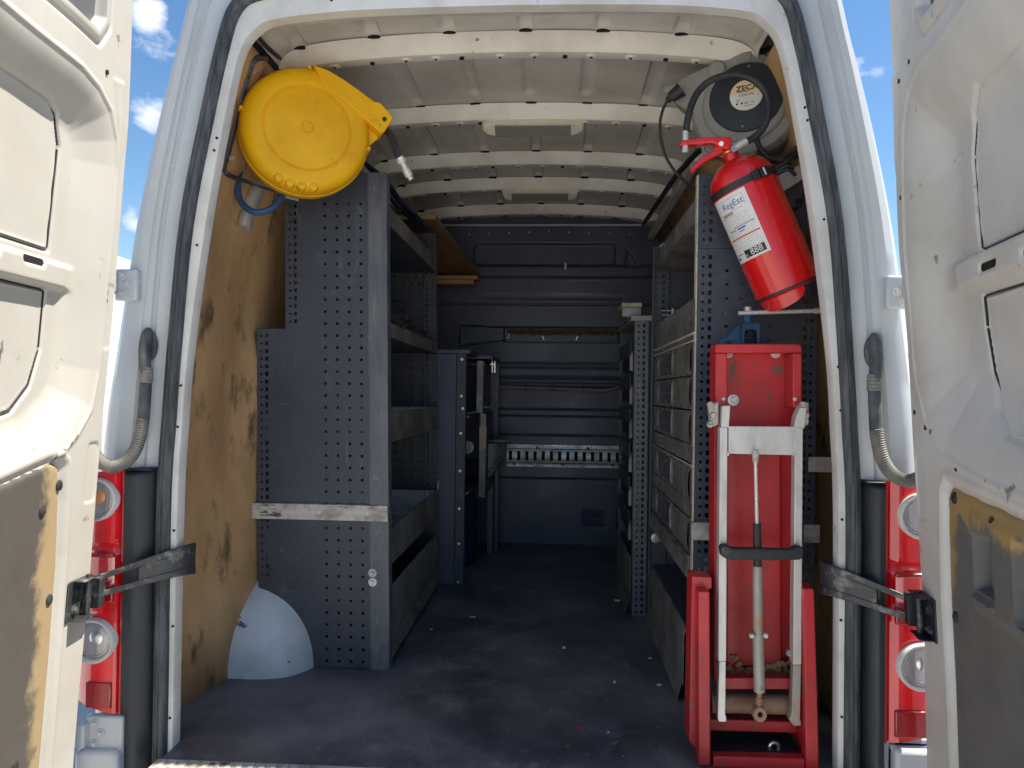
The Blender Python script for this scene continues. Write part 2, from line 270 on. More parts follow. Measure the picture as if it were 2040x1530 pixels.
def sdf_poly(U, V, poly):
    """signed distance to a polygon, positive inside"""
    P = np.array(poly, float); d = np.full(U.shape, 1e9); ins = np.zeros(U.shape, bool); n = len(P)
    for i in range(n):
        a = P[i]; b = P[(i+1) % n]; e = b-a; wx = U-a[0]; wy = V-a[1]
        t = np.clip((wx*e[0]+wy*e[1])/(e@e+1e-12), 0, 1)
        d = np.minimum(d, (wx-e[0]*t)**2+(wy-e[1]*t)**2)
        c = ((a[1] > V) != (b[1] > V)) & (U < (b[0]-a[0])*(V-a[1])/((b[1]-a[1])+1e-12)+a[0])
        ins ^= c
    d = np.sqrt(d); return np.where(ins, d, -d)
def rbox(U, V, u0, u1, v0, v1, r):
    cx, cy = (u0+u1)/2, (v0+v1)/2; hx, hy = (u1-u0)/2-r, (v1-v0)/2-r
    qx = np.abs(U-cx)-hx; qy = np.abs(V-cy)-hy
    return -(np.hypot(np.maximum(qx, 0), np.maximum(qy, 0))+np.minimum(np.maximum(qx, qy), 0)-r)
def perf(name, m, parent, x0, x1, z0, z1, holes, place, th=.002, drop=None):
    """sheet with real openings. holes: (cx, cz, w, h, round). place(x, z, d) -> world point"""
    xs = {x0, x1}; zs = {z0, z1}; rd = {}
    for (cx, cz, w, h, r) in holes:
        if cx-w/2 <= x0 or cx+w/2 >= x1 or cz-h/2 <= z0 or cz+h/2 >= z1: continue
        xs |= {round(cx-w/2, 5), round(cx+w/2, 5)}; zs |= {round(cz-h/2, 5), round(cz+h/2, 5)}
        rd[(round(cx-w/2, 5), round(cz-h/2, 5))] = (round(cx+w/2, 5), round(cz+h/2, 5), r)
    if drop:
        for (a, b, c, d) in drop: xs |= {a, b} & {a, b}; zs |= {c, d}
    xs = sorted(x for x in xs if x0 <= x <= x1); zs = sorted(z for z in zs if z0 <= z <= z1)
    # rectangles of every hole marked on the grid, round ones get an octagonal ring
    V = []; Fc = []; idx = {}
    def vid(x, z, s):
        k = (round(x, 6), round(z, 6), s)
        if k not in idx: idx[k] = len(V); V.append(place(x, z, s*th))
        return idx[k]
    hl = []
    for (a, c), (b, d, r) in rd.items(): hl.append((a, b, c, d, r))
    nx, nz_ = len(xs), len(zs); gone = np.zeros((nx-1, nz_-1), int)
    XI = {x: i for i, x in enumerate(xs)}; ZI = {z: i for i, z in enumerate(zs)}
    for (a, b, c, d, r) in hl: gone[XI[a]:XI[b], ZI[c]:ZI[d]] = 1
    if drop:
        for (a, b, c, d) in drop:
            for i in range(nx-1):
                for j in range(nz_-1):
                    if a <= (xs[i]+xs[i+1])/2 <= b and c <= (zs[j]+zs[j+1])/2 <= d: gone[i, j] = 2
    # merge runs along z to keep the mesh small
    for i in range(nx-1):
        for j in range(nz_-1):
            if gone[i, j]: continue
            for s in (0, 1):
                q = [vid(xs[i], zs[j], s), vid(xs[i+1], zs[j], s), vid(xs[i+1], zs[j+1], s), vid(xs[i], zs[j+1], s)]
                Fc.append(q if s == 0 else q[::-1])
    for (a, b, c, d, r) in hl:
        if r:
            cx, cz, R1, R2 = (a+b)/2, (c+d)/2, (b-a)/2, (d-c)/2
            out = [(b, cz), (b, d), (cx, d), (a, d), (a, cz), (a, c), (cx, c), (b, c)]
            inn = [(cx+R1*.97*math.cos(math.pi*k/4), cz+R2*.97*math.sin(math.pi*k/4)) for k in range(8)]
            for k in range(8):
                l = (k+1) % 8
                for s in (0, 1):
                    q = [vid(*out[k], s), vid(*out[l], s), vid(*inn[l], s), vid(*inn[k], s)]; Fc.append(q if s == 0 else q[::-1])
                Fc.append([vid(*inn[k], 0), vid(*inn[l], 0), vid(*inn[l], 1), vid(*inn[k], 1)])
        else:
            cs = [(a, c), (b, c), (b, d), (a, d)]
            for k in range(4): l = (k+1) % 4; Fc.append([vid(*cs[k], 0), vid(*cs[k], 1), vid(*cs[l], 1), vid(*cs[l], 0)])
    # outer rim
    for i in range(nx-1):
        for (j, e) in ((0, z0), (nz_-2, z1)):
            if gone[i, j] == 0: Fc.append([vid(xs[i], e, 0), vid(xs[i+1], e, 0), vid(xs[i+1], e, 1), vid(xs[i], e, 1)])
    for j in range(nz_-1):
        for (i, e) in ((0, x0), (nx-2, x1)):
            if gone[i, j] == 0: Fc.append([vid(e, zs[j], 0), vid(e, zs[j+1], 0), vid(e, zs[j+1], 1), vid(e, zs[j], 1)])
    me = bpy.data.meshes.new(name); me.from_pydata([tuple(p) for p in V], [], Fc); me.update()
    return link(name, me, m, parent, 30)
_txt = {}
def text_mesh(s, size, bold=0., shear=0.):
    c = bpy.data.curves.new('t', 'FONT'); c.body = s; c.size = size; c.align_x = 'CENTER'; c.align_y = 'CENTER'; c.offset = bold; c.shear = shear; c.resolution_u = 3
    o = bpy.data.objects.new('t', c); COL.objects.link(o); dg = bpy.context.evaluated_depsgraph_get(); me = o.evaluated_get(dg).to_mesh()
    v = [tuple(p.co) for p in me.vertices]; f = [tuple(p.vertices) for p in me.polygons]
    o.evaluated_get(dg).to_mesh_clear(); bpy.data.objects.remove(o); bpy.data.curves.remove(c); return v, f
def bolt(mb, p, d, r=.007, h=.005, washer=0):
    p = Vector(p); d = Vector(d).normalized(); q = Matrix.Translation(p) @ d.to_track_quat('Z', 'Y').to_matrix().to_4x4()
    if washer: mb.lathe([(washer, 0), (washer, .002), (washer*.95, .0025)], 20, q); q = q @ Matrix.Translation((0, 0, .0025))
    mb.lathe([(r, 0), (r, h*.8), (r*.85, h)], 6, q)
def screw_obj(name, p, d, m, parent, r=.007, h=.005, washer=0):
    b = MB(); bolt(b, p, d, r, h, washer); return b.build(name, m, parent)

# ------------------------------------------------------------------ ground
g = MB(); g.raw([(-400, -400, -.65), (400, -400, -.65), (400, 400, -.65), (-400, 400, -.65)], [(0, 1, 2, 3)])
go = g.build('ground', 'conc', fix=False); go['kind'] = 'structure'

# ------------------------------------------------------------------ the van
van = empty('cargo_van', (0, 0, -.65), 'white high-roof cargo van with both rear doors open, fitted out as a workshop', 'van')
def catmull(pts, k):
    return [(p.x, p.y) for p in spline([(a, b, 0) for a, b in pts], k)]
RA = [(.781, -.05), (.781, .2), (.779, .6), (.771, .78), (.759, .96), (.722, 1.256), (.683, 1.495), (.645, 1.675), (.603, 1.738), (.549, 1.760), (.388, 1.775), (.2, 1.780), (0, 1.782)]
RB = [(.796, -.05), (.796, .2), (.7955, .6), (.789, .78), (.780, .96), (.7555, 1.256), (.714, 1.495), (.675, 1.685), (.640, 1.775), (.575, 1.806), (.40, 1.818), (.2, 1.822), (0, 1.824)]
RC = [(.826, -.05), (.826, .2), (.828, .6), (.8165, .78), (.8045, .96), (.7815, 1.256), (.738, 1.495), (.698, 1.685), (.665, 1.795), (.595, 1.838), (.42, 1.850), (.2, 1.854), (0, 1.856)]
RD = [(.860, -.05), (.860, .2), (.865, .6), (.860, .78), (.850, .96), (.829, 1.256), (.790, 1.495), (.752, 1.69), (.715, 1.83), (.64, 1.90), (.45, 1.925), (.2, 1.93), (0, 1.932)]
RE = [(.995, -.05), (.995, .2), (.992, .6), (.980, .78), (.953, .96), (.908, 1.256), (.859, 1.495), (.811, 1.685), (.765, 1.85), (.67, 1.97), (.48, 2.03), (.2, 2.05), (0, 2.055)]
def sh(r, d, dz=0): return [(h+(d if i < 9 else d*.3), z+(0 if i < 8 else dz)) for i, (h, z) in enumerate(r)]
def mixr(a, b, t): return [(p[0]*(1-t)+q[0]*t, p[1]*(1-t)+q[1]*t) for p, q in zip(a, b)]
def loft(name, rings, m, parent, k=7, sharp=40, zcut=None):
    """rings: list of (half outline, y); makes the full arch from left foot over the top to right foot"""
    Xs = []; Ys = []; Zs = []
    for (r, y) in rings:
        c = catmull(r, k); full = [(-h, z) for h, z in c]+[(h, z) for h, z in c[::-1][1:]]
        Xs.append([p[0] for p in full]); Zs.append([p[1] for p in full]); Ys.append([y]*len(full))
    return grid(name, np.array(Xs), np.array(Ys), np.array(Zs), m, parent, sharp=sharp)
loft('door_aperture_frame', [(sh(RA, .07, .02), .09), (sh(RA, .03, .01), .045), (sh(RA, .0), .035), (RA, .004), (sh(RA, .002), 0), (RB, -.002), (sh(RB, .006), .004)], 'flange', van)
# body skin outside the seal: gutter, ridge lines, rounded corner, side
G = [(sh(RC, -.012), .012), (sh(RC, -.002), .010), (mixr(RC, RD, .35), .004), (mixr(RC, RD, .8), -.004), (mixr(RC, RD, .92), -.001), (RD, -.001), (mixr(RD, RE, .05), -.008), (mixr(RD, RE, .14), -.012),
     (mixr(RD, RE, .2), -.019), (mixr(RD, RE, .45), -.023), (mixr(RD, RE, .68), -.016), (mixr(RD, RE, .86), .004), (RE, .032), (sh(RE, .012, .01), .075), (sh(RE, .018, .02), .14), (sh(RE, .02, .02), 3.6), (sh(RE, -.25, -.3), 5.2)]
loft('body_panel', G, 'white', van, 7, 30)
b = MB(); b.box(-.99, .99, .0, 5.2, -.62, -.30); b.box(-.86, .86, 4.9, 5.5, -.3, .9); b.build('lower_body', 'white', van, .03)
# rubber seal
def seal_pts():
    m1 = mixr(RB, RC, .5); c = catmull(m1, 4); return [(-h, z) for h, z in c]+[(h, z) for h, z in c[::-1][1:]]
sp = seal_pts()
n = len(sp); V = []; Fc = []
prof = [(-.018, .006), (-.017, -.012), (-.011, -.020), (-.005, -.0235), (-.003, -.021), (.000, -.024), (.004, -.0235), (.007, -.021), (.012, -.018), (.0165, -.008), (.017, .006)]
for i, (x, z) in enumerate(sp):
    a = Vector((sp[max(i-1, 0)][0], sp[max(i-1, 0)][1])); c = Vector((sp[min(i+1, n-1)][0], sp[min(i+1, n-1)][1])); t = (c-a).normalized(); nn = Vector((-t.y, t.x))
    for (w, y) in prof: V.append((x+nn.x*w, y+.0015*mnoise.noise(Vector((x*9, z*9, w*30))), z+nn.y*w))
k = len(prof)
for i in range(n-1):
    for j in range(k-1): Fc.append((i*k+j, (i+1)*k+j, (i+1)*k+j+1, i*k+j+1))
b = MB(); b.raw(V, Fc); b.build('door_seal', 'seal', van, sharp=28)
# rivets / holes on the aperture flange
b = MB()
for (h, z) in ((.787, .55), (.782, .80), (.776, .90), (.742, 1.24), (.703, 1.47), (.697, 1.50), (.786, .32), (.789, .1)):
    for s in (-1, 1): b.cyl((s*h, .002, z+.03*s), (s*h, -.0035, z+.03*s), .003, 8)
for x in (-.42, -.05, .3, .47): b.cyl((x, .002, 1.801), (x, -.0035, 1.801), .0035, 8)
b.build('flange_hole', 'hole', van)
# slots in the header above the door
for x in (-.075, .13):
    b = MB(); b.box(x-.038, x+.038, -.004, .004, 1.800, 1.812); b.build('header_slot', 'hole', van)

# interior side walls -----------------------------------------------------------
def wall_x(z): return float(np.interp(z, [-.1, .6, .8, 1.05, 1.256, 1.4, 1.6, 1.72, 1.80], [.885, .885, .878, .858, .832, .805, .755, .715, .675]))
WZ = [0, .3, .6, .8, .95, 1.05, 1.15, 1.256, 1.33, 1.4, 1.5, 1.6, 1.68, 1.74, 1.775]
for s, pyl in ((-1, 1.775), (1, 1.775)):
    zz = np.array(WZ)
    for nm, mt, off, y0, y1 in (('plywood_lining', 'ply', 0, .03, 2.60),):
        ys = np.array([y0, .19, .26, .32, .38, .45, .50, .555, .62, .7, 1.2, y1]); Zg, Yg = np.meshgrid(zz, ys, indexing='ij')
        fl = np.interp(Yg, [.19, .45, .555, .62], [0, .043, .078, .085])*np.interp(Zg, [0, .9, 1.15], [1, .8, 0]) if s < 0 else 0
        Xg = s*(np.vectorize(wall_x)(Zg)-fl)
        w = grid(nm, Xg, Yg, Zg, mt, van, sharp=60)
        b = w.modifiers.new('solid', 'SOLIDIFY'); b.thickness = .008; b.offset = 0
b = MB(); b.box(-.885, .885, .05, 2.62, -.03, 0); b.box(-.779, .779, -.052, .05, -.03, 0); b.build('load_floor', 'floor', van)
b = MB(); b.box(-.79, .79, -.10, -.0525, -.035, -.003)
b.box(-.79, .79, -.102, -.098, -.06, -.003)
for i in range(60): b.box(-.775+i*.0262, -.763+i*.0262, -.095, -.058, -.003, -.0005)
b.build('sill_plate', 'galvd', van, .001)
b = MB(); b.box(-.99, .99, -.10, .02, -.5, -.17); b.box(-.99, .99, -.16, -.04, -.55, -.22); b.build('rear_bumper', 'black', van, .02)

# roof skin ----------------------------------------------------------------------
path = [(.675, 1.775), (.668, 1.80), (.652, 1.822), (.625, 1.838), (.58, 1.85), (.5, 1.861), (.4, 1.869), (.3, 1.875), (.15, 1.880), (0, 1.882)]
pc = catmull(path, 6); pc = [(-h, z) for h, z in pc]+[(h, z) for h, z in pc[::-1][1:]]
px = np.array([p[0] for p in pc]); pz = np.array([p[1] for p in pc])
xs = np.arange(-.672, .6721, .006); zs_ = np.interp(xs, px, pz); ys = np.arange(.02, 2.641, .012)
Xg, Yg = np.meshgrid(xs, ys, indexing='ij'); Zg = np.repeat(zs_[:, None], len(ys), 1)
W = np.zeros_like(Xg)
for kx in range(-3, 4):
    cx = .033+.216*kx
    bays = [(-.1, .33), (.36, .86), (.90, 1.40), (1.43, 1.80), (1.83, 2.30), (2.33, 2.7)]
    for bi, (a, c) in enumerate(bays):
        if bi == 1 and abs(kx) <= 1: d = rbox(Xg, Yg, cx*.87-.020, cx*.87+.020, .50, .80, .02); W += .014*sstep(d, -.004, .010)
        elif bi == 1 and abs(kx) == 3: continue
        else:
            ccx = cx if bi != 1 else cx*.92
            d = .020-np.abs(Xg-ccx); e = np.minimum(Yg-a, c-Yg); W += .018*sstep(d, -.006, .006)*sstep(e, 0, .02)
W += .004*np.sin(Xg*11)*np.sin(Yg*7)*.4
grid('roof_skin', Xg, Yg, Zg+W, 'roof', van, flip=True)
# roof rails of the side (closes the corner between lining and roof)
RIBY = [.335, .870, 1.405, 1.795, 2.300]
for i, y0 in enumerate(RIBY):
    prof = [(-.004, -.001), (.0, -.012), (.018, -.046), (.022, -.050), (.028, -.051), (.050, -.050), (.066, -.049), (.070, -.044), (.070, -.001)]
    xr = np.concatenate([np.arange(-.672, -.60, .008), np.arange(-.60, .601, .02), np.arange(.608, .6721, .008)])
    zc = np.interp(xr, px, pz)
    endf = sstep(np.abs(xr), .61, .665)       # ribs flatten out towards the side
    nt_ = len(prof); Xr = np.repeat(xr[:, None], nt_, 1); Yr = np.zeros_like(Xr); Zr = np.zeros_like(Xr)
    # small dips in the near edge where the roof swages run over
    for j, (yy, dz) in enumerate(prof):
        notch = sum(np.exp(-((xr-(.033+.216*kx))/.018)**2) for kx in range(-3, 4))
        Yr[:, j] = y0+yy+(.006*notch if j < 2 else 0)
        Zr[:, j] = zc-.002+dz*(1-.55*endf)+(-.010*notch*0 if j else 0)
    rib = grid('roof_rib', Xr, Yr, Zr, 'rib', van, sharp=30, flip=True)
    hb = MB(); db = MB()
    xx = -.60
    zf = lambda x: float(np.interp(x, px, pz))-.002-.0505
    k = 0
    while xx < .6:
        z = zf(xx)
        if k % 3 != 2:
            db.lathe([(.016, .003), (.016, -.0005), (.012, -.004), (.0, -.004)], 18, Matrix.Translation((xx, y0+.047, z)))
        hb.cyl((xx, y0+.047, z+.004), (xx, y0+.047, z-.0055), .0045 if k % 3 != 2 else .007, 8)
        xx += .075+.012*((k*7) % 4); k += 1
    db.build('dimple', 'rib', rib, sharp=20); hb.build('rib_hole', 'hole', rib)
    nb = MB()
    for kx in range(-3, 4):
        cx = (.033+.216*kx)*(1 if i != 1 else .9); z = float(np.interp(cx, px, pz))
        nb.lathe([(.0, .004), (.019, .004), (.019, -.0045), (.0, -.0045)], 16, Matrix.Translation((cx, y0+.000, z-.001)) @ Matrix.Diagonal((1, .30, 1, 1)))
    nb.build('swage_gap_shadow', 'hole', rib)  # black plugs paint the shadow where each swage crosses the rib
# front header beam above the bulkhead
b = MB(); b.box(-.60, .60, 2.60, 2.612, 1.826, 1.836); b.build('front_rail', 'roof', van, .002)

# interior lamps -------------------------------------------------------------------
for (y0, x0, z0) in ((.925, .035, 1.822), (1.85, .04, 1.822)):
    lp = MB(); pts = []
    for k in range(40):
        a = 2*math.pi*k/40; e = .35
        pts.append((.183*math.copysign(abs(math.cos(a))**.45, math.cos(a)), .033*math.copysign(abs(math.sin(a))**.7, math.sin(a))))
    lay = [(1, 0), (1, -.012), (.97, -.022), (.93, -.026)]
    vs = [(x*s1, y*s1, h) for s1, h in lay for x, y in pts]; fs = []
    for a in range(3):
        for k in range(40): fs.append((a*40+k, a*40+(k+1) % 40, (a+1)*40+(k+1) % 40, (a+1)*40+k))
    fs.append(tuple(range(120, 160)))
    lp.raw(vs, fs, Matrix.Translation((x0, y0, z0)) @ Matrix.Rotation(R(-28), 4, 'X')); lo = lp.build('ceiling_lamp', 'lamp', van, sharp=30)
    df = MB(); df.box(-.135, .135, -.022, .029, -.030, -.024, Matrix.Translation((x0, y0, z0)) @ Matrix.Rotation(R(-28), 4, 'X')); df.build('diffuser', 'diff', lo, .003)

# bulkhead --------------------------------------------------------------------------
xs = np.arange(-.885, .8851, .0065); zs_ = np.arange(-.005, 1.905, .0055)
Xg, Zg = np.meshgrid(xs, zs_, indexing='ij'); W = np.zeros_like(Xg)        # W towards the camera
def groove(z, w=.005, d=.007, x0=-9, x1=9):
    global W
    W -= d*sstep(w-np.abs(Zg-z), 0, w*.6)*((Xg > x0) & (Xg < x1))
for z in (1.378, 1.037, .902, .772, .732, .623, .375): groove(z)
groove(1.535, .006, .008, -.40, .66); groove(1.42, .02, .003, -.3, .5)
W += .010*sstep(.035-np.abs(Zg-.985), 0, .02)+.012*sstep(.016-np.abs(Zg-.935), 0, .008)
d = rbox(Xg, Zg, -.365, .462, 1.598, 1.730, .03); W -= .022*sstep(d, 0, .010)
W += .014*sstep(.045-np.abs(Zg-1.562), 0, .02)*((Xg > -.6) & (Xg < .66))
d = sdf_poly(Xg, Zg, [(.505, 1.585), (.60, 1.585), (.525, 1.70)]); W -= .015*sstep(d, 0, .010)
d = rbox(Xg, Zg, -.18, .49, 1.155, 1.245, .006); W -= .055*sstep(d, 0, .006)
d = sdf_poly(Xg, Zg, [(-.44, 1.13), (-.17, 1.165), (-.17, 1.245), (-.44, 1.255)]); W -= .02*sstep(d, 0, .006)
W += .02*sstep(Zg, .26, .22)*0
for cx in (.348, .545):
    d = rbox(Xg, Zg, cx-.065, cx+.065, .095, .195, .012); W -= .006*sstep(d, 0, .005)
    for k in range(4): W += .012*sstep(.008-np.abs(Zg-(.115+.021*k)), 0, .005)*(np.abs(Xg-cx) < .05)
W += .0015*np.sin(Xg*9+1)*np.sin(Zg*8)
top = np.interp(Xg, px, pz, left=1.9, right=1.9)+.012
bulk = grid('bulkhead', Xg, 2.62-W, Zg, 'bulk', van, drop=(Zg[:-1, :-1] > np.minimum(top, 1.95)[:-1, :-1]), sharp=60)
b = MB(); b.tube([(-.16, 2.655, 1.238), (.1, 2.655, 1.232), (.48, 2.655, 1.236)], .024, 8, 12, flat=.5)
for k in range(60): x = -.15+k*.0105; b.lathe([(.0, -.012), (.014, 0), (.0, .012)], 5, Matrix.Translation((x, 2.635+.01*random.random(), 1.222-.014*random.random())) @ Matrix.Rotation(random.random()*6, 4, 'Y'))
b.build('insulation_strip', 'insul', bulk)
for k in range(11): screw_obj('screw', (-.50+.115*k, 2.612, 1.795-.02*abs(k-5)/5), (0, -1, 0), 'chrome', bulk, .006, .006)
for (x, z) in ((-.15, 1.205), (-.155, 1.185), (.045, 1.19), (.05, 1.178), (.245, 1.19), (.24, 1.178), (.465, 1.20)): screw_obj('screw', (x, 2.665, z-.0), (0, -1, 0), 'chrome', bulk, .005, .012)
b = MB(); b.box(.165, .178, 2.60, 2.607, 1.572, 1.612); b.cyl((.171, 2.602, 1.58), (.171, 2.594, 1.58), .007); b.build('latch', 'galv', bulk, .002)
# etrack
hl = [(-.131+k*.0468, .505, .019, .052, 0) for k in range(14)]+[(-.135+k*.0468, .559, .0055, .0055, 1) for k in range(14)]+[(-.135+k*.0468, .449, .0055, .0055, 1) for k in range(14)]
def plc(x, z, d):
    lift = .012 if .462 < z < .546 else .0
    return (x, 2.606-lift+d, z)
hl2 = hl
tr = perf('lashing_rail', 'galv', van, -.154, .60, .442, .568, hl2, plc, drop=None)
b = MB(); b.box(-.154, .60, 2.5975, 2.6035, .5425, .5465); b.box(-.154, .60, 2.5975, 2.6035, .4615, .4655); b.build('rail_fold', 'dark', tr); box_bk = MB(); box_bk.box(-.15, .598, 2.6085, 2.6095, .470, .538); box_bk.build('slot_shade_sheet', 'hole', tr)  # black sheet added behind the slots to paint them dark
for (x, z) in ((-.11, .456), (.02, .553), (.17, .456), (.31, .553), (.45, .456)): screw_obj('bolt', (x, 2.604, z), (0, -1, 0), 'rubber', tr, .007, .006)
# conduit with clips
c = MB(); c.tube([(-.24, 2.595, .898), (-.18, 2.592, .897), (-.04, 2.592, .893), (.12, 2.592, .890), (.30, 2.592, .884), (.40, 2.590, .884), (.47, 2.585, .90), (.53, 2.58, .925)], .010, 10, 22, corr=.10)
co = c.build('cable_conduit', 'boot', van)
for (x, z) in ((-.05, .893), (.11, .890), (.28, .885), (.42, .888)):
    b = MB(); b.tube([(x, 2.592, z-.012), (x+.002, 2.580, z), (x, 2.592, z+.013), (x, 2.603, z+.022)], .0022, 6, 3); b.build('cable_tie', 'rubber', co)

# wheel arch (left) --------------------------------------------------------------------
def arch(name, s, y0, y1, w, h, m):
    # surface: half-dome ended tunnel against the side wall
    nu, nv = 36, 22; X = np.zeros((nu, nv)); Y = X.copy(); Z = X.copy()
    for i in range(nu):
        t = (i/(nu-1))**1.8; yy = y0+(y1-y0)*t
        e = max(0., 1-((yy-(y0+.40))/.40)**2) if yy < y0+.40 else 1.
        e = math.sqrt(e); hh = h*e; ww = w*min(1, e**.35)
        for j in range(nv):
            a = (math.pi/2)*j/(nv-1)
            cx = math.cos(a)**.85; sz = math.sin(a)**.95
            X[i, j] = s*(.886-ww*cx+.0*sz); Y[i, j] = yy; Z[i, j] = hh*sz
    return grid(name, X, Y, Z, m, van, sharp=80, flip=(s > 0))
arch('wheel_arch', -1, .44, 1.5, .305, .36, 'paint')
arch('wheel_arch', 1, .435, 1.5, .32, .37, 'paint')
q_ = at(503, 1272, 'y', .47)
b = MB(); b.raw([(q_.x-.012, q_.y-.02, q_.z+.008), (q_.x+.016, q_.y-.016, q_.z+.012), (q_.x+.010, q_.y-.02, q_.z-.001), (q_.x+.004, q_.y-.024, q_.z-.014)], [(0, 1, 2, 3)])
# ------------------------------------------------------------------ tail lights, housings, hinges
def taillight(s):
    lens = MB()
    # outline in (h, z), wraps round the corner
    us = np.linspace(0, 1, 10); vs_ = np.linspace(0, 1, 60)
    Ug, Vg = np.meshgrid(us, vs_, indexing='ij')
    zb, zt = .088, .672
    Z = zb+(zt-zb)*Vg
    inner = .896 if s < 0 else .874
    H = inner+(1.03-inner)*Ug
    Zs = Z-.035*(Ug**1.5)*sstep(Vg, .9, 1)+.03*Ug*sstep(-Vg, -.08, 0)
    Y = -.040+.10*np.maximum(0, Ug-.45)**1.6+.02*(1-sstep(Ug, 0, .12))+.006*np.sin(Vg*38)*sstep(Ug, .1, .3)*0
    Y += .014*sstep(.012-np.abs(Z-.482), 0, .012)+.014*sstep(.06-np.abs(Z-.42), 0, .02)*sstep(Ug, .15, .25)
    body = grid('tail_light', s*H, Y, Zs, 'red_lens', van, sharp=50, flip=(s > 0))
    lab(body, 'left tail light in red with two round clear lamps, half hidden by the open door' if s < 0 else 'right tail light in red with two round clear lamps, behind the black check strap')
    sd_ = MB(); sd_.box(inner-.003, inner+.001, -.036, .06, .088, .672) if s > 0 else sd_.box(-.897, -.893, -.036, .06, .088, .672); sd_.build('side_wall', 'red_dark', body)
    for (z, r) in ((.598, .052), (.265, .053)):
        T = Matrix.Translation((s*(.955 if s < 0 else .944), -.0385, z)) @ Matrix.Rotation(R(90), 4, 'X')
        ring = MB(); ring.lathe([(r-.002, -.02), (r, .016), (r-.003, .020), (r-.008, .016), (r-.010, -.01)], 40, T); ring.build('lamp_ring', 'flange', body, sharp=60)
        refl = MB(); pf = [(0.0, .000)]
        for k in range(6): q = .008+k*.0062; pf += [(q, .002+.0014*k), (q+.003, .006+.0014*k), (q+.006, .0025+.0014*k)]
        refl.lathe([(p[0], p[1]) for p in pf], 40, T); refl.build('reflector', 'clear', body, sharp=15)
        bl = MB(); bl.lathe([(0.018, .004), (.017, .010), (.010, .014), (0, .015)], 20, T @ Matrix.Translation((.006, .006, 0))); bl.build('bulb', 'amber' if z > .4 else 'clear', body)
    # darker prism blocks
    for (z0, z1, m_) in ((.355, .395, 'red_dark'), (.105, .165, 'red_dark'), (.46, .470, 'red_dark')):
        bb = MB(); bb.box(min(s*(inner+.016), s*.975), max(s*(inner+.016), s*.975), -.046, -.034, z0, z1); bb.build('prism_block', m_, body, .003)
    bb = MB()
    for i in range(11):
        for j in range(5): T = Matrix.Translation((s*(.918+.0125*j), -.0415+.0009*j*j*.4, .335+.0105*i if i < 6 else .175+.0*i+.010*(i-6)-.06)); bb.lathe([(.005, 0), (.004, -.0015)], 6, T @ Matrix.Rotation(R(90), 4, 'X'))
    bb.build('lens_facets', 'red_lens', body)
    # black housing between seal and lens
    us = np.linspace(0, 1, 14); vs_ = np.concatenate([np.linspace(-.52, .62, 40), np.linspace(.63, .672, 8)])
    Ug, Vg = np.meshgrid(us, vs_, indexing='ij'); H = .829+((.894 if s < 0 else .872)-.829)*Ug
    topr = sstep(Vg, .685, .655)
    Y = .01-(.045*np.sin(np.clip(Ug*1.25+.05, 0, 1)*math.pi/2)**.8)*topr
    Y = Y+.004*(Vg < .10)
    hs = grid('lamp_housing', s*H, Y, Vg+.0*Ug, 'black', van, sharp=50, flip=(s > 0))
    bb = MB(); hx = .894 if s < 0 else .872; bb.box(min(s*.829, s*hx), max(s*.829, s*hx), -.035, .01, .667, .671); bb.build('housing_top', 'black', van, .004)
taillight(-1); taillight(1)
def hinge(s, z, low=False):
    h0, h1 = (.868, .925) if not low else (.885, .975)
    zz0, zz1 = (z-.038, z+.038) if not low else (z-.045, z+.040)
    b = MB(); b.box(min(s*h0, s*h1), max(s*h0, s*h1), -.040, -.018, zz0, zz1)
    b.box(min(s*(h1-.01), s*(h1+.06)), max(s*(h1-.01), s*(h1+.06)), -.062, -.035, zz0+.016, zz1-.012)
    hg = b.build('door_hinge', 'white', van, .006)
    for (dh, dz) in ((.016, .02), (.03, .0), (.016, -.022)) if not low else ((.02, .022), (.035, 0), (.02, -.025)):
        bb = MB(); bolt(bb, (s*(h1-dh-.004), -.040, z+dz), (0, -1, 0), .0065, .005, .0105); bb.build('hinge_bolt', 'white' if s < 0 else 'flange', hg)
for s in (-1, 1): hinge(s, 1.108 if s < 0 else 1.098); hinge(s, .045, True)
for s, zt in ((-1, .01), (1, .085)): b = MB(); b.box(min(s*.885, s*.99), max(s*.885, s*.99), -.06, .05, -.3, zt); b.build('corner_panel', 'white', van, .01)
# corrugated wiring boots
def boot(s):
    gpts = [(s*.846, -.030, .985), (s*.846, -.038, .95), (s*.844, -.040, .915)]
    b = MB(); b.tube([(s*.8475, -.018, 1.002), (s*.8475, -.030, .985), (s*.8465, -.040, .95), (s*.845, -.040, .915), (s*.844, -.036, .90)], lambda t: .008+.0085*math.sin(min(1, t*2.5+.12)*math.pi/2), 14, 6, flat=.8)
    root = b.build('wiring_boot', 'bootr', van)
    b = MB(); b.lathe([(.022, 0), (.021, .005), (.016, .008)], 26, Matrix.Translation((s*.848, -.012, .965)) @ Matrix.Rotation(R(90), 4, 'X') @ Matrix.Diagonal((.85, 1.65, 1, 1))); b.build('grommet', 'bootr', root)
    b = MB(); b.tube([(s*.844, -.038, .912), (s*.843, -.038, .895), (s*.843, -.039, .875)], .0150, 14, 5, corr=.10); b.build('bellows', 'boot', root)
    b = MB(); b.tube([(s*.843, -.039, .877), (s*.8435, -.040, .85), (s*.845, -.042, .80), (s*.8455, -.044, .785)], .0140, 14, 5); b.build('sleeve', 'bootr', root)
    b = MB(); b.tube([(s*.8455, -.044, .79), (s*.850, -.046, .752), (s*.862, -.050, .712), (s*.885, -.055, .685), (s*.915, -.062, .678), (s*.945, -.066, .700), (s*.962, -.07, .74), (s*.970, -.075, .79)], .0138, 14, 16, corr=.15); b.build('corrugated_hose', 'boot', root)
boot(-1); boot(1)

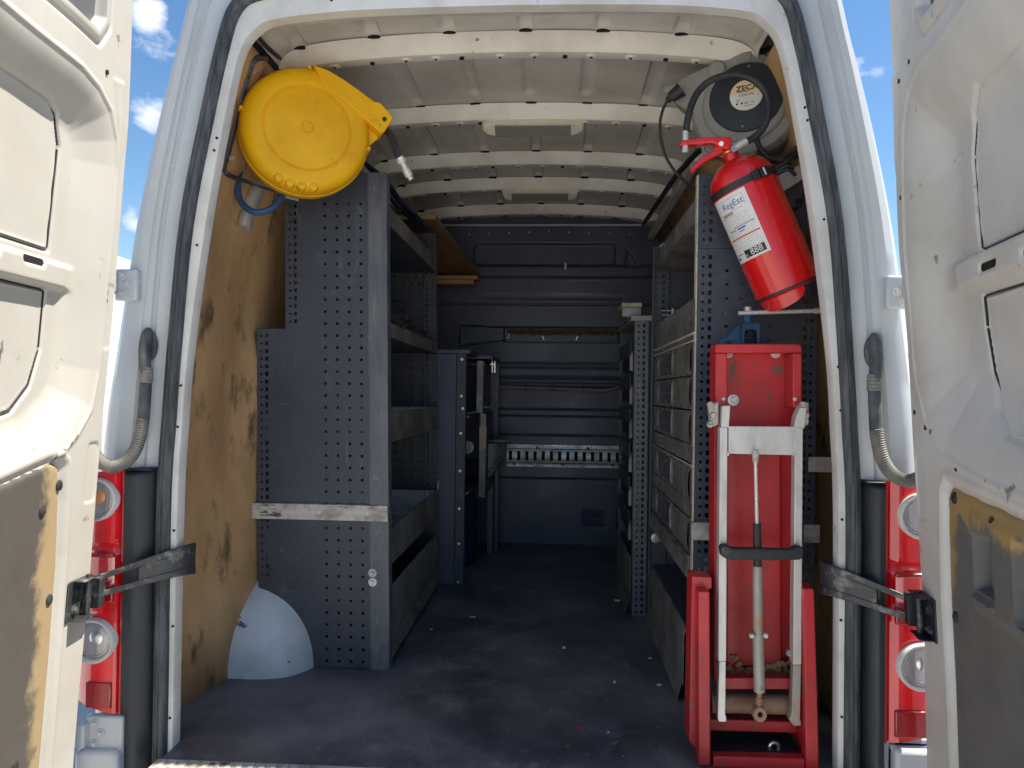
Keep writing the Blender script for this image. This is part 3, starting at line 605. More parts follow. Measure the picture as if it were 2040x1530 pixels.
# ------------------------------------------------------------------ rear doors
EDG = {-1: [(-.30, -.992), (-.019, -.972), (.387, -.944), (.83, -.913), (1.24, -.882), (1.474, -.868), (1.769, -.862), (1.95, -.84)],
       1: [(-.30, .962), (.058, .940), (.307, .932), (.634, .915), (.907, .897), (1.183, .874), (1.47, .862), (1.737, .850), (1.95, .83)]}
def door(s):
    th = .097 if s < 0 else .14
    e = EDG[s]; ez = [a[0] for a in e]; ex = [a[1] for a in e]
    def P(u, v, w):
        X = np.interp(v, ez, ex)-s*u*math.sin(th)-s*w*math.cos(th); Y = -.08-u*math.cos(th)+w*math.sin(th)*1.0
        return X, Y, v+0*u
    us = np.arange(0, .801, .003); vs_ = np.arange(-.20, 1.905, .004)
    U, V = np.meshgrid(us, vs_, indexing='ij'); W = np.zeros_like(U)
    W -= .010*(1-sstep(U, .0, .012))                                  # rolled hinge edge
    if s < 0:
        A = [(.052, .90), (.050, 1.36), (.062, 1.42), (.095, 1.475), (.15, 1.505), (.22, 1.517), (.74, 1.517), (.74, .64), (.37, .665), (.214, .70), (.126, .757), (.07, .815)]
        aw, ad = .115, .046; skin_u, skin_t = .206, 1.434; low = [(.206, .94), (.206, 1.062), (.66, 1.062), (.66, .76), (.39, .789), (.284, .814), (.231, .863)]
        up = [(.20, 1.36), (.222, 1.42), (.26, 1.436), (.66, 1.436), (.66, 1.143), (.208, 1.143)]
        win = [(.136, 1.66), (.165, 1.622), (.62, 1.622), (.66, 1.66), (.66, 1.86), (.136, 1.86)]
        tr = [(.135, .02), (.134, .30), (.140, .50), (.151, .62), (.162, .692), (.185, .708), (.215, .708), (.375, .680), (.66, .640), (.68, .0), (.4, -.14), (.16, -.14)]
        slots = [(.425, 1.110), (.284, 1.110), (.57, 1.110)]
        mt = 'doorwhite'
    else:
        A = [(.045, .98), (.055, 1.20), (.062, 1.36), (.075, 1.44), (.12, 1.495), (.20, 1.512), (.76, 1.512), (.76, .70), (.53, .713), (.383, .722), (.195, .750), (.10, .815), (.055, .90)]
        aw, ad = .175, .052; low = [(.294, .99), (.292, 1.046), (.72, 1.046), (.72, .75), (.541, .782), (.42, .80), (.36, .84), (.311, .905)]
        up = [(.29, 1.30), (.31, 1.37), (.36, 1.403), (.72, 1.403), (.72, 1.127), (.30, 1.127)]
        win = [(.195, 1.625), (.222, 1.59), (.62, 1.59), (.66, 1.63), (.66, 1.85), (.195, 1.85)]
        tr = [(.168, .10), (.164, .46), (.170, .60), (.178, .672), (.20, .694), (.235, .694), (.526, .676), (.70, .66), (.70, .0), (.5, -.14), (.18, -.14)]
        slots = [(.373, 1.089), (.536, 1.085), (.68, 1.085)]
        mt = 'doorgrey'
    dA = sdf_poly(U, V, A); W -= ad*sstep(dA, .0, aw)
    W += .004*sstep(dA, -.012, -.002)*(1-sstep(dA, 0, .008))           # soft raised lip
    for pl in (up, low):
        d = sdf_poly(U, V, pl); W -= .008*sstep(.006-np.abs(d), 0, .005); W -= .005*sstep(d, 0, .01)
    # strengthening bar between the two panels
    bm = sstep(.032-np.abs(V-1.093), 0, .012)*sstep(dA, aw*.6, aw*1.1); W += .020*bm
    for (u, v) in slots:
        d = rbox(U, V, u-.040, u+.040, v-.012, v+.012, .012); W -= .006*sstep(d, 0, .006)
    d = sdf_poly(U, V, win); W -= .026*sstep(d, 0, .006); W -= .006*sstep(.006-np.abs(d+.030), 0, .006); W += .004*sstep(d+.022, 0, .01)*(d < 0)
    # triangular emboss + small pads on the hinge strip
    uu = .055 if s < 0 else .03
    d = sdf_poly(U, V, [(uu-.018, 1.35), (uu+.03, 1.55), (uu-.018, 1.56)]); W += .0035*sstep(d, -.002, .004)
    d = rbox(U, V, .015, .07, .60, .74, .015); W -= .003*sstep(d, 0, .004)
    d = rbox(U, V, .010, .05, .95, 1.10, .012); W -= .002*sstep(d, 0, .004)
    d = sdf_poly(U, V, tr); W -= .012*sstep(d, -.012, .004)+.045*sstep(d, .012, .024); W += .003*sstep(.010-np.abs(d+.02), 0, .008)
    W += .0012*np.sin(U*23+s)*np.sin(V*11)
    X, Y, Z = P(U, V, W)
    dr = grid('rear_door', X, Y, Z, mt, van, sharp=60, flip=(s < 0))
    ca = dr.data.attributes.new('chip', 'FLOAT', 'POINT'); cv = (1-sstep(U, .004, .022))*sstep(V, .55, .75)*(.55+.45*np.sin(V*7+1))+.55*sstep(.012-np.abs(dA-.0), 0, .012)*sstep(-V, -.95, -.75)+.9*sstep(.05-np.hypot(U-.33, V-.93), 0, .04)*(s < 0)
    ca.data.foreach_set('value', np.ascontiguousarray(cv.reshape(-1), dtype=np.float32))
    lab(dr, 'left rear door swung open, sunlit white inner panel' if s < 0 else 'right rear door swung open, dusty shaded inner panel')
    # outer skin and edges
    us2 = np.array([0, 0, .8, .8]); ws2 = np.array([-.012, -.085, -.085, -.005])
    vv = np.linspace(-.2, 1.9, 40); Ug, Vg = np.meshgrid(us2, vv, indexing='ij'); Wg = np.repeat(ws2[:, None], len(vv), 1)
    X, Y, Z = P(Ug, Vg, Wg); grid('outer_skin', X, Y, Z, 'white', dr, sharp=30)
    for v in (-.2, 1.9):
        uu_ = np.array([0, .8]); ww = np.array([-.085, -.0]); Ug, Wg = np.meshgrid(uu_, ww, indexing='ij'); X, Y, Z = P(Ug, np.full_like(Ug, v), Wg); grid('edge_cap', X, Y, Z, 'white', dr)
    # holes
    hb = MB()
    hl = [(.118, 1.55), (.052, 1.535), (.048, 1.29), (.048, 1.06)] if s < 0 else [(.13, 1.545), (.055, 1.535), (.04, 1.29), (.10, .80), (.26, .73), (.035, .83)]
    for (u, v) in hl:
        p = Vector(P(np.array(u), np.array(v), np.array(.001+0))); q = Vector(P(np.array(u), np.array(v), np.array(-.004))); nn = (p-q).normalized()
        hb.cyl(p-nn*.006, p+nn*.0012, .0052, 10)
    hb.build('panel_hole', 'hole', dr)
    sb = MB()
    for (u, v) in slots:
        k_ = 16; pts = [(u+math.copysign(.028, math.cos(t))+.0075*math.cos(t), v+.0075*math.sin(t)) for t in [2*math.pi*(i+.5)/k_ for i in range(k_)]]
        w0 = -ad+.020-.0045
        sb.raw([P(np.array(a), np.array(b_), np.array(w0)) for a, b_ in pts], [tuple(range(k_))])
    sb.build('slot_opening', 'hole', dr, fix=False)
    wb = MB(); wb.raw([P(np.array(a), np.array(c), np.array(-.021)) for a, c in win], [tuple(range(len(win)))]); wb.build('window_cavity_shade', 'cavshade', dr, fix=False)  # sheet whose grey paints the shaded cavity seen through the window opening
    for pl in (up, low):          # dark sealant line round the pressed skin panels
        q_ = [Vector(P(np.array(a), np.array(c), np.array(-ad-.0045))) for a, c in pl+[pl[0]]]
        sl_ = MB(); sl_.tube([p for i in range(len(q_)-1) for p in (q_[i]*.97+q_[i+1]*.03, q_[i]*.03+q_[i+1]*.97)], .0022, 5, 1); sl_.build('panel_seam', 'rubber', dr)
    # trim board
    us = np.arange(tr[0][0]-.02, .72, .006); vs_ = np.arange(-.15, .72, .006); U, V = np.meshgrid(us, vs_, indexing='ij'); d = sdf_poly(U, V, tr)
    Wt = np.full_like(U, -.009)+.003*sstep(d, .006, .014)-.03*(1-sstep(d, -.002, .006))
    if s > 0:
        dd = rbox(U, V, .29, .72, .48, .665, .02); Wt += .008*sstep(dd, 0, .02)
        dd = rbox(U, V, .302, .405, .505, .628, .016); Wt -= .035*sstep(dd, 0, .008); dd2 = rbox(U, V, .365, .400, .53, .62, .008); Wt += .024*sstep(dd2, 0, .004)
        dd3 = rbox(U, V, .31, .40, .505, .528, .006); Wt += .030*sstep(dd3, 0, .004)
        dd = rbox(U, V, .478, .66, .505, .640, .02); Wt -= .03*sstep(dd, 0, .006)
    X, Y, Z = P(U, V, Wt)
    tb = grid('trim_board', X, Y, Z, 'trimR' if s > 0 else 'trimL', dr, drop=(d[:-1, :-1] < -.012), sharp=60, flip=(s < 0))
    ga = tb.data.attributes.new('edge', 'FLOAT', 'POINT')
    gv = (d+np.maximum(0, .56-V)*.35*(s > 0)+(.02 if s > 0 else 0)).reshape(-1) if s > 0 else (U-.145+.05*np.maximum(0, .5-V)).reshape(-1)  # left board: painted shadow begins away from the hinge side
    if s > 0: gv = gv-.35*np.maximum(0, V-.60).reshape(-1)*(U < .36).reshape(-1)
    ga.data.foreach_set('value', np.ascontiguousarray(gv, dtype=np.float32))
    rv = [(.165, .655), (.22, .61), (.165, .415), (.24, .10), (.40, .62)] if s < 0 else [(.223, .672), (.395, .652), (.198, .44), (.22, .06), (.60, .62)]
    for (u, v) in rv:
        p = Vector(P(np.array(u), np.array(v), np.array(-.006))); q = Vector(P(np.array(u), np.array(v), np.array(-.02))); nn = (p-q).normalized()
        rb = MB(); rb.lathe([(.0115, 0), (.011, .003), (.006, .0055), (0, .006)], 18, Matrix.Translation(p) @ nn.to_track_quat('Z', 'Y').to_matrix().to_4x4()); rb.build('trim_clip', 'rubber', dr)
    if s > 0:
        lb = MB(); pp = [P(np.array(a), np.array(c), np.array(-.030)) for a, c in ((.486, .515), (.655, .515), (.655, .63), (.486, .63))]; lb.raw(pp, [(0, 1, 2, 3)]); lb.build('latch_recess', 'hole', dr, fix=False)
    return dr, P
drL, PL = door(-1); drR, PR = door(1)
# check straps (curved steel arm from the pillar to a bracket on the door)
def strap(s, P, dr):
    pl = [(.752, .035, .447), (.765, .005, .447), (.80, -.030, .440), (.845, -.052, .427), (.895, -.068, .411), (.935, -.080, .400)]
    Pn = spline([(s*a, b_, c+(-.008 if s > 0 else 0)) for a, b_, c in pl], 6)
    mb = MB(); n = len(Pn); th = .0045
    def half(t): return .038-.013*t
    rows = []
    for i, p in enumerate(Pn):
        t = i/(n-1); d = (Pn[min(i+1, n-1)]-Pn[max(i-1, 0)]); d.z = 0; d.normalize(); nn = Vector((d.y, -d.x, 0)); h = half(t)
        sl = .60 < t < .90
        rows.append((p, nn, h, sl))
    def strip(z0f, z1f):
        vs = []; fs = []
        for (p, nn, h, sl) in rows:
            for k in (-1, 1):
                for zf in (z0f, z1f): vs.append(p+nn*th*k+Vector((0, 0, h*zf)))
        for i in range(n-1):
            a = i*4; b_ = (i+1)*4
            for q in ((0, 1), (1, 3), (3, 2), (2, 0)): fs.append((a+q[0], a+q[1], b_+q[1], b_+q[0]))
        fs.append((0, 1, 3, 2)); fs.append(((n-1)*4, (n-1)*4+1, (n-1)*4+3, (n-1)*4+2)); return vs, fs
    v, f = strip(.52, 1.0); mb.raw(v, f); v, f = strip(-1.0, -.52); mb.raw(v, f)
    # solid web except at the slot
    runs = []; cur = []
    for i in range(n):
        if rows[i][3]:
            if len(cur) > 1: runs.append(cur)
            cur = []
        else: cur.append(i)
    if len(cur) > 1: runs.append(cur)
    for rn in runs:
        vs = []
        for i in rn:
            p, nn, h, sl = rows[i]
            for k in (-1, 1):
                for zf in (-.53, .53): vs.append(p+nn*(th-.0012)*k+Vector((0, 0, h*zf)))
        fs = []
        for i in range(len(rn)-1):
            a_ = i*4; b_ = a_+4
            for q in ((0, 1), (1, 3), (3, 2), (2, 0)): fs.append((a_+q[0], a_+q[1], b_+q[1], b_+q[0]))
        e_ = (len(rn)-1)*4; fs += [(0, 1, 3, 2), (e_, e_+1, e_+3, e_+2)]
        mb.raw(vs, fs)
    # flanges top and bottom give it a channel section
    o = mb.build('check_strap', 'strapm', dr, .0012)
    u0, u1 = (.0, .085); c = .39 if s < 0 else .402
    bm = MB(); q = lambda u, v, w: Vector(P(np.array(u), np.array(v), np.array(w)))
    def pbox(u0, u1, v0, v1, w0, w1):
        bm.raw([q(u, v, w) for u in (u0, u1) for v in (v0, v1) for w in (w0, w1)], [(0, 1, 3, 2), (4, 6, 7, 5), (0, 4, 5, 1), (2, 3, 7, 6), (0, 2, 6, 4), (1, 5, 7, 3)])
    pbox(.02, .105, c-.045, c+.045, .0, .004); pbox(.02, .090, c+.041, c+.045, .0, .030); pbox(.02, .090, c-.045, c-.041, .0, .030)
    pbox(-.006, .022, c-.034, c+.034, -.004, .032)
    k = bm.build('strap_bracket', 'strapm' if s < 0 else 'black', o, .002)
    bb = MB(); bb.cyl(q(.045, c-.05, .016), q(.045, c+.05, .016), .007); bb.build('pivot_pin', 'strapm', o)
    for dv in (.018, -.022): screw_obj('bolt', q(.078, c+dv, .004), q(.078, c, .01)-q(.078, c, 0), 'strapm', o, .008, .005, .011)
strap(-1, PL, drL); strap(1, PR, drR)
settle(van)

# ==================================================================== contents
def shear(root, k, x0, z0=0):
    """lean the rack a little outwards, as the real ones follow the van's sides: x += k*(z-z0)"""
    bpy.context.view_layer.update()
    for ob in [root]+list(root.children_recursive):
        if ob.type == 'MESH' and not ob.data.get('sheared'):
            for v in ob.data.vertices: v.co.x += k*(v.co.z-z0)
            ob.data['sheared'] = 1
def box_obj(name, m, parent, x0, x1, y0, y1, z0, z1, bevel=.002): b = MB(); b.box(x0, x1, y0, y1, z0, z1); return b.build(name, m, parent, bevel)
# ------------------------------------------------------------------ left rack
lr = empty('perforated_rack', (-.58, 1.08, 0), 'tall blue-grey perforated steel rack along the left wall with trays of worn shelf lips', 'shelving rack')
P0 = .0375; PR0 = .0241
def holes_grid(cols, z0, n, s=.0082, skip=()):
    return [(c, z0+P0*k, s, s, 0) for c in cols for k in range(n) if k not in skip]
def holes_edge(xr, xs_, z0, z1, off=0):
    out = []; z = z0
    while z < z1: out += [(xr, z, .0088, .0088, 1), (xs_, z+.001, .0092, .0128, 0)]; z += PR0
    return out
cols = (-.573, -.535, -.497, -.459)
hl = holes_grid(cols, .022, 39)
up = holes_edge(-.685, -.668, 1.078, 1.53); lo = holes_edge(-.778, -.761, .285, 1.045)
perf('perforated_panel', 'rack', lr, -.70, -.434, 1.055, 1.543, [h for h in hl if h[1] > 1.062]+up, lambda x, z, d: (x, .555+d, z))
perf('perforated_panel', 'rack', lr, -.792, -.434, .26, 1.055, [h for h in hl if .262 < h[1] < 1.05]+lo, lambda x, z, d: (x, .5555+d, z))
perf('perforated_panel', 'rack', lr, -.79, -.434, 0.002, .26, [h for h in hl if h[1] < .258], lambda x, z, d: (x, .555+d, z))
# corner post (channel)
b = MB(); b.box(-.4345, -.376, .5525, .5545, 0.0, 1.545); b.box(-.378, -.376, .5545, .60, 0, 1.545); b.box(-.438, -.4345, .5530, .556, 0, 1.545); b.build('corner_post', 'post', lr, .0012)
b = MB(); b.box(-.792, -.70, .5555, .575, 1.053, 1.056); b.box(-.70, -.38, .5555, .585, 1.541, 1.545); b.build('top_edge', 'rack', lr, .001)
# far end panel
hf = [(c, .03+P0*k, .0082, .0082, 0) for c in (-.577, -.539, -.5005, -.462) for k in range(40)]+holes_edge(-.404, -.430, .02, 1.56)
perf('perforated_panel', 'rack', lr, -.79, -.388, .003, 1.575, hf, lambda x, z, d: (x, 1.600+d, z))
b = MB(); b.box(-.445, -.443, 1.585, 1.600, 0, 1.575); b.box(-.388, -.385, 1.585, 1.603, 0, 1.575); b.build('corner_post', 'post', lr, .001)
# trays: floor, back lip, front lip
def tray(zb, zt, name='shelf_tray', y0=.585, y1=1.59, back='galv', xl=-.785):
    b = MB(); b.box(xl, -.384, y0, y1, zb, zb+.002); b.box(xl, xl+.002, y0, y1, zb, zt); b.box(xl, -.384, y1-.004, y1-.002, zb, zt); b.box(xl, -.384, y0+.002, y0+.004, zb, zt)
    t = b.build(name, back, lr)
    f = MB(); f.box(-.384, -.382, y0-.005, y1+.003, zb, zt); f.box(-.394, -.382, y0-.003, y1, zt-.0015, zt+.001); f.build('front_lip', 'lip', t, .0008)
    return t
tray(1.395, 1.455, back='rack', xl=-.695); tray(1.035, 1.082, back='rack', xl=-.695); tray(.700, .795); tray(.312, .425)
# kick panels at the bottom
b = MB(); b.box(-.79, -.39, .585, 1.59, .055, .057); b.build('shelf_tray', 'rack', lr)
prf = [(-.384, .035), (-.384, .195), (-.392, .222), (-.402, .226), (-.402, .224), (-.393, .219), (-.387, .194), (-.387, .035)]
b = MB(); b.raw([(x, y, z) for y in (.578, 1.592) for x, z in prf], [tuple(range(8)), tuple(range(8, 16))[::-1]]+[(i, (i+1) % 8, 8+(i+1) % 8, 8+i) for i in range(8)])
b.box(-.390, -.372, .58, 1.592, .030, .036)
b.raw([(-.384, .58, .075), (-.372, .58, .038), (-.372, 1.592, .038), (-.384, 1.592, .075)], [(0, 1, 2, 3)])
b.build('kick_panel', 'lip', lr, .0008)
box_obj('plinth', 'dark', lr, -.42, -.40, .60, 1.59, .0, .035)
# white worn strip across the panel
b = MB(); prof = [(.552, .458), (.545, .460), (.543, .468), (.546, .476), (.544, .480), (.544, .486), (.546, .491), (.543, .499), (.545, .507), (.552, .509)]
nx = 60; vs = []
for i in range(nx):
    x = -.806+.428*i/(nx-1)
    for j, (y, z) in enumerate(prof):
        vs.append((x, y+.0006*math.sin(i*1.7+j), z+.008*(x+.6)*.0+(.0011*math.sin(x*230) if 2 < j < 7 else 0)+.0022*math.sin(x*7)*.3))
fs = [(i*10+j, (i+1)*10+j, (i+1)*10+j+1, i*10+j+1) for i in range(nx-1) for j in range(9)]
b.raw(vs, fs); b.build('worn_edge_strip', 'galvd', lr, sharp=20)
for x in (-.748, -.594, -.443): screw_obj('screw', (x, .545, .484), (0, -1, 0), 'alu', lr, .0045, .003, .0075)
for z in (.299, .2705):
    screw_obj('washer_bolt', (-.427, .552, z), (0, -1, 0), 'galv', lr, .0065, .005, .0135)
b = MB()
for (z, y) in ((.70, .60),): b.box(-.381, -.378, 1.56, 1.60, .43, .47)
b.build('white_tab', 'paint', lr)
shear(lr, -.020, 0)
settle(lr)
# coiled cable / boots lying on the second shelf
b = MB()
for k in range(7):
    r = .055+.006*k; pts = [(-.47+r*math.cos(a)*.9+.01*math.sin(3*a+k), .80+r*1.6*math.sin(a), 1.062+.009*k+.006*math.sin(2*a+k)) for a in np.linspace(0, 2*math.pi*.98, 14)]
    b.tube(pts, .008, 7, 4)
cc = b.build('coiled_cable', 'rubber'); tag(cc, 'black coiled cable lying on the upper shelf of the left rack', 'cable')
sh_ = empty('dark_work_boots', (-.47, 1.2, 1.06), 'crumpled dark cloth bag lying behind the black cable on the upper left shelf', 'bag'); sh_.name = 'cloth_bag'
nu, nv = 26, 16; T = np.linspace(0, 2*math.pi, nu); S = np.linspace(0, math.pi, nv); A, B_ = np.meshgrid(T, S, indexing='ij')
rr = 1+.18*np.sin(3*A+1)*np.sin(B_*4)+.10*np.sin(7*A)*np.sin(5*B_)
grid('bag_body', -.47+.07*rr*np.cos(A)*np.sin(B_), 1.18+.20*rr*np.sin(A)*np.sin(B_), 1.085-.055*rr*np.cos(B_)*(.8), 'rubber', sh_, sharp=80)
settle(sh_)

# ------------------------------------------------------------------ cabinet behind the rack
cb = empty('tool_cabinet', (-.5, 2.0, 0), 'dark film-faced plywood cabinet at the far left with a screwed end panel and open front', 'cabinet')
b = MB(); b.box(-.84, -.3225, 1.632, 1.648, 0, 1.035); b.build('end_panel', 'bulk', cb, .002)
b = MB(); b.box(-.322, -.277, 1.628, 1.655, 0, 1.037); b.build('edge_strip', 'rack', cb, .003)
for i in range(9): box_obj('strip_rib', 'rack', cb, -.318+.0045*i, -.316+.0045*i, 1.6262, 1.629, .45, 1.03, 0)
for z in (1.011, .846, .79, .679, .51, .341, .184, .012): screw_obj('screw', (-.297-.005*(1-z) if z != .79 else -.290, 1.627, z), (0, -1, 0), 'chrome', cb, .0048, .004, .0065)
box_obj('top_board', 'bulk', cb, -.84, -.262, 1.632, 1.95, 1.037, 1.055); box_obj('top_board', 'bulk', cb, -.84, -.185, 1.95, 2.42, 1.028, 1.046)
box_obj('back_board', 'dark', cb, -.845, -.835, 1.65, 2.45, 0, 1.03)
box_obj('end_board', 'bulk', cb, -.84, -.188, 2.405, 2.42, .50, 1.03); 
box_obj('upper_door', 'bulk', cb, -.262, -.232, 1.952, 2.38, .764, 1.016, .001); box_obj('door_edge', 'lip', cb, -.2625, -.2315, 1.948, 1.953, .762, 1.018, 0)
box_obj('lower_door', 'bulk', cb, -.246, -.216, 1.952, 2.38, .352, .762, .001)
box_obj('door_edge', 'lip', cb, -.2465, -.2155, 1.948, 1.953, .350, .598, 0); box_obj('door_edge', 'pink', cb, -.2465, -.2125, 1.9465, 1.953, .598, .697, 0); box_obj('door_edge', 'lip', cb, -.240, -.2155, 1.948, 1.953, .697, .758, 0)
box_obj('leg', 'bulk', cb, -.235, -.205, 2.30, 2.33, 0, .36); box_obj('leg', 'bulk', cb, -.205, -.185, 2.40, 2.42, 0, .50)
b = MB(); b.box(-.193, -.186, 2.13, 2.137, .965, 1.025); b.box(-.206, -.199, 2.13, 2.137, .965, 1.025); b.box(-.215, -.190, 2.130, 2.36, 1.005, 1.012); b.build('door_stay', 'chrome', cb, .001)
b = MB(); b.cyl((-.300, 1.80, 1.0), (-.262, 1.90, 1.0), .004); b.cyl((-.300, 1.80, 1.0), (-.295, 1.815, 1.0), .009); b.build('stay_bolt', 'chrome', cb)
b = MB(); b.tube([(-.31, 1.75, .757), (-.275, 1.9, .766), (-.25, 1.94, .770)], .005, 6); b.tube([(-.225, 1.98, .792), (-.205, 2.05, .790), (-.185, 2.2, .808), (-.17, 2.36, .815)], .0045, 6); b.build('pull_wire', 'alu', cb)
b = MB(); b.lathe([(.030, -.004), (.030, .002), (.024, .004), (.004, .002)], 24, Matrix.Translation((-.293, 1.86, .60)) @ Matrix.Rotation(R(90), 4, 'X')); b.build('round_disc', 'greyp', cb)
box_obj('shelf', 'bulk', cb, -.83, -.262, 1.66, 2.40, .745, .757); box_obj('shelf', 'bulk', cb, -.83, -.262, 1.66, 2.40, .40, .412)
settle(cb)
tr2 = empty('metal_tray', (-.18, 2.3, .44), 'small galvanised open tray hanging behind the cabinet doors at the far left', 'tray')
b = MB(); b.raw([(-.214, 2.10, .60), (-.214, 2.10, .43), (-.150, 2.42, .50), (-.150, 2.42, .60)], [(0, 1, 2, 3)]); b.raw([(-.214, 2.10, .615), (-.12, 2.12, .612), (-.125, 2.44, .612), (-.214, 2.44, .612)], [(0, 1, 2, 3)])
t_ = b.build('tray_side', 'galv', tr2); m_ = t_.modifiers.new('s', 'SOLIDIFY'); m_.thickness = .003
b = MB()
for k in range(5): b.cyl((-.2125+.009*k*1, 2.11+.045*k, .46+.015*k), (-.2175+.009*k, 2.105+.045*k, .46+.015*k), .009, 10)
b.build('tray_opening', 'hole', tr2); settle(tr2)
jc = empty('blue_drum', (-.34, 2.05, 0), 'blue plastic drum standing in shadow inside the open cabinet', 'drum')
b = MB(); b.lathe([(.0, 0), (.10, .0), (.115, .02), (.118, .16), (.112, .18), (.118, .20), (.115, .32), (.09, .36), (.0, .37)], 30, Matrix.Translation((-.385, 2.10, 0))); b.build('drum_body', 'navy', jc)
b = MB(); b.tube([(-.43, 2.10, .36), (-.43, 2.10, .40), (-.34, 2.10, .40), (-.34, 2.10, .36)], .010, 8, 4); b.build('drum_handle', 'navy', jc); settle(jc)

# plywood board lying across the top
bd = empty('plywood_board', (-.5, 2.0, 1.58), 'bare plywood board with orange front edge lying on top of the left racks', 'board')
b = MB(); zz = lambda y: 1.645+(y-1.6)*(1.535-1.645)/.9
b.raw([(x, y, zz(y)+dz) for x, y in ((-.72, 1.60), (-.42, 1.60), (-.31, 2.50), (-.72, 2.50)) for dz in (-.009, .009)], [(0, 2, 3, 1), (2, 4, 5, 3), (4, 6, 7, 5), (6, 0, 1, 7), (1, 3, 5, 7), (0, 6, 4, 2)]); b.build('board', 'woodu', bd, .001)
b = MB(); b.box(-.72, -.421, 1.594, 1.6005, zz(1.6)-.010, zz(1.6)+.011); b.build('front_edge', 'wood', bd, .002)
settle(bd)
for i, (y, z, x1, tx) in enumerate(((2.42, 1.500, -.315, 'upper of two wooden battens under the far end of the plywood board'), (2.40, 1.473, -.335, 'lower of two wooden battens under the far end of the plywood board'))):
    o = box_obj('wooden_batten', 'wood', None, -.76, x1, y, y+.10, z-.012, z+.012); tag(o, tx, 'batten', 'battens under the plywood board')
# blue hose along the left roof corner
b = MB()
for k in range(3): b.tube([(-.50-.012*k, .62, 1.60+.012*k), (-.475-.018*k, .85, 1.60+.010*k), (-.470-.016*k, 1.1, 1.585+.012*(k % 2)), (-.455-.02*k, 1.35, 1.59), (-.46-.02*k, 1.57, 1.60)], .008, 8, 5)
hb = b.build('air_hose', 'navy'); tag(hb, 'dark blue air hose looped along the top of the left rack', 'hose')

# ------------------------------------------------------------------ right rack with drawers
rr_ = empty('drawer_rack', (.66, .76, 0), 'blue-grey perforated rack on the right wall holding smoky plastic drawers', 'shelving rack')
hR = [(c, .088+P0*k, .0082, .0082, 0) for c in (.5805, .6195, .657, .695) for k in range(38) if (k > 24)]
hR = [(c, 1.200-.0378*k, .0082, .0082, 0) for c in (.5805, .6195, .657, .695) for k in range(12)]
eR = holes_edge(.517, .5355, .03, 1.45)+holes_edge(.806, .790, .03, 1.20)
perf('perforated_panel', 'rack', rr_, .501, .822, .004, 1.259, [h for h in hR+eR if h[1] < 1.252], lambda x, z, d: (x, .300+d, z))
perf('perforated_panel', 'rack', rr_, .501, .79, 1.260, 1.462, [h for h in eR if h[1] > 1.268 and h[0] < .7], lambda x, z, d: (x, .2985+d, z))
b = MB(); b.box(.4975, .501, .2985, .325, .0, 1.46); b.build('pale_edge', 'edge', rr_, .0006)
b = MB(); b.box(.505, .79, .2990, .33, 1.460, 1.463); b.build('top_edge', 'rack', rr_)
hF = holes_edge(.503, .530, .4, 1.41)+[(c, 1.2+P0*k, .0082, .0082, 0) for c in (.60, .64, .68, .72) for k in range(-3, 1)]
perf('perforated_panel', 'rack', rr_, .489, .80, .004, 1.43, hF, lambda x, z, d: (x, 1.175+d, z))
b = MB(); b.box(.486, .490, 1.160, 1.177, 0, 1.432); b.box(.545, .548, 1.16, 1.175, 0, 1.43); b.build('corner_post', 'post', rr_, .001)
b = MB(); b.box(.498, .501, .30, 1.17, 1.335, 1.402); b.box(.501, .52, .30, 1.17, 1.400, 1.403); b.box(.49, .79, .325, 1.17, 1.335, 1.337); tb_ = b.build('top_shelf', 'lip', rr_, .001)
for k in range(7): b = MB(); b.lathe([(.007, 0), (.0, .0005)], 3, Matrix.Translation((.4975, .36+.12*k, 1.375+.012*(k % 2))) @ Matrix.Rotation(R(-90), 4, 'Y')); b.build('punched_mark', 'hole', tb_)
# extra upper strip with slots
b = MB(); b.box(.535, .538, .33, 1.16, 1.415, 1.465); us_ = b.build('upper_rail', 'rack', rr_, .001)
for (y, z) in ((.38, 1.45), (.53, 1.437), (.62, 1.443), (.75, 1.435), (.9, 1.44), (1.05, 1.437)):
    b = MB(); b.lathe([(.009, 0), (0, .0005)], 3, Matrix.Translation((.5345, y, z)) @ Matrix.Rotation(R(-90), 4, 'Y')); b.build('punched_mark', 'hole', us_)
# steel rod with joints in the open bay

rod = MB(); rod.box(.52, .80, 1.140, 1.146, 1.180, 1.1835); rod.box(.52, .80, 1.140, 1.146, 1.164, 1.1675)
for x in (.56, .66, .76): rod.cyl((x, 1.138, 1.158), (x, 1.138, 1.190), .006)
rod.build('clamping_rail', 'steel', rr_)
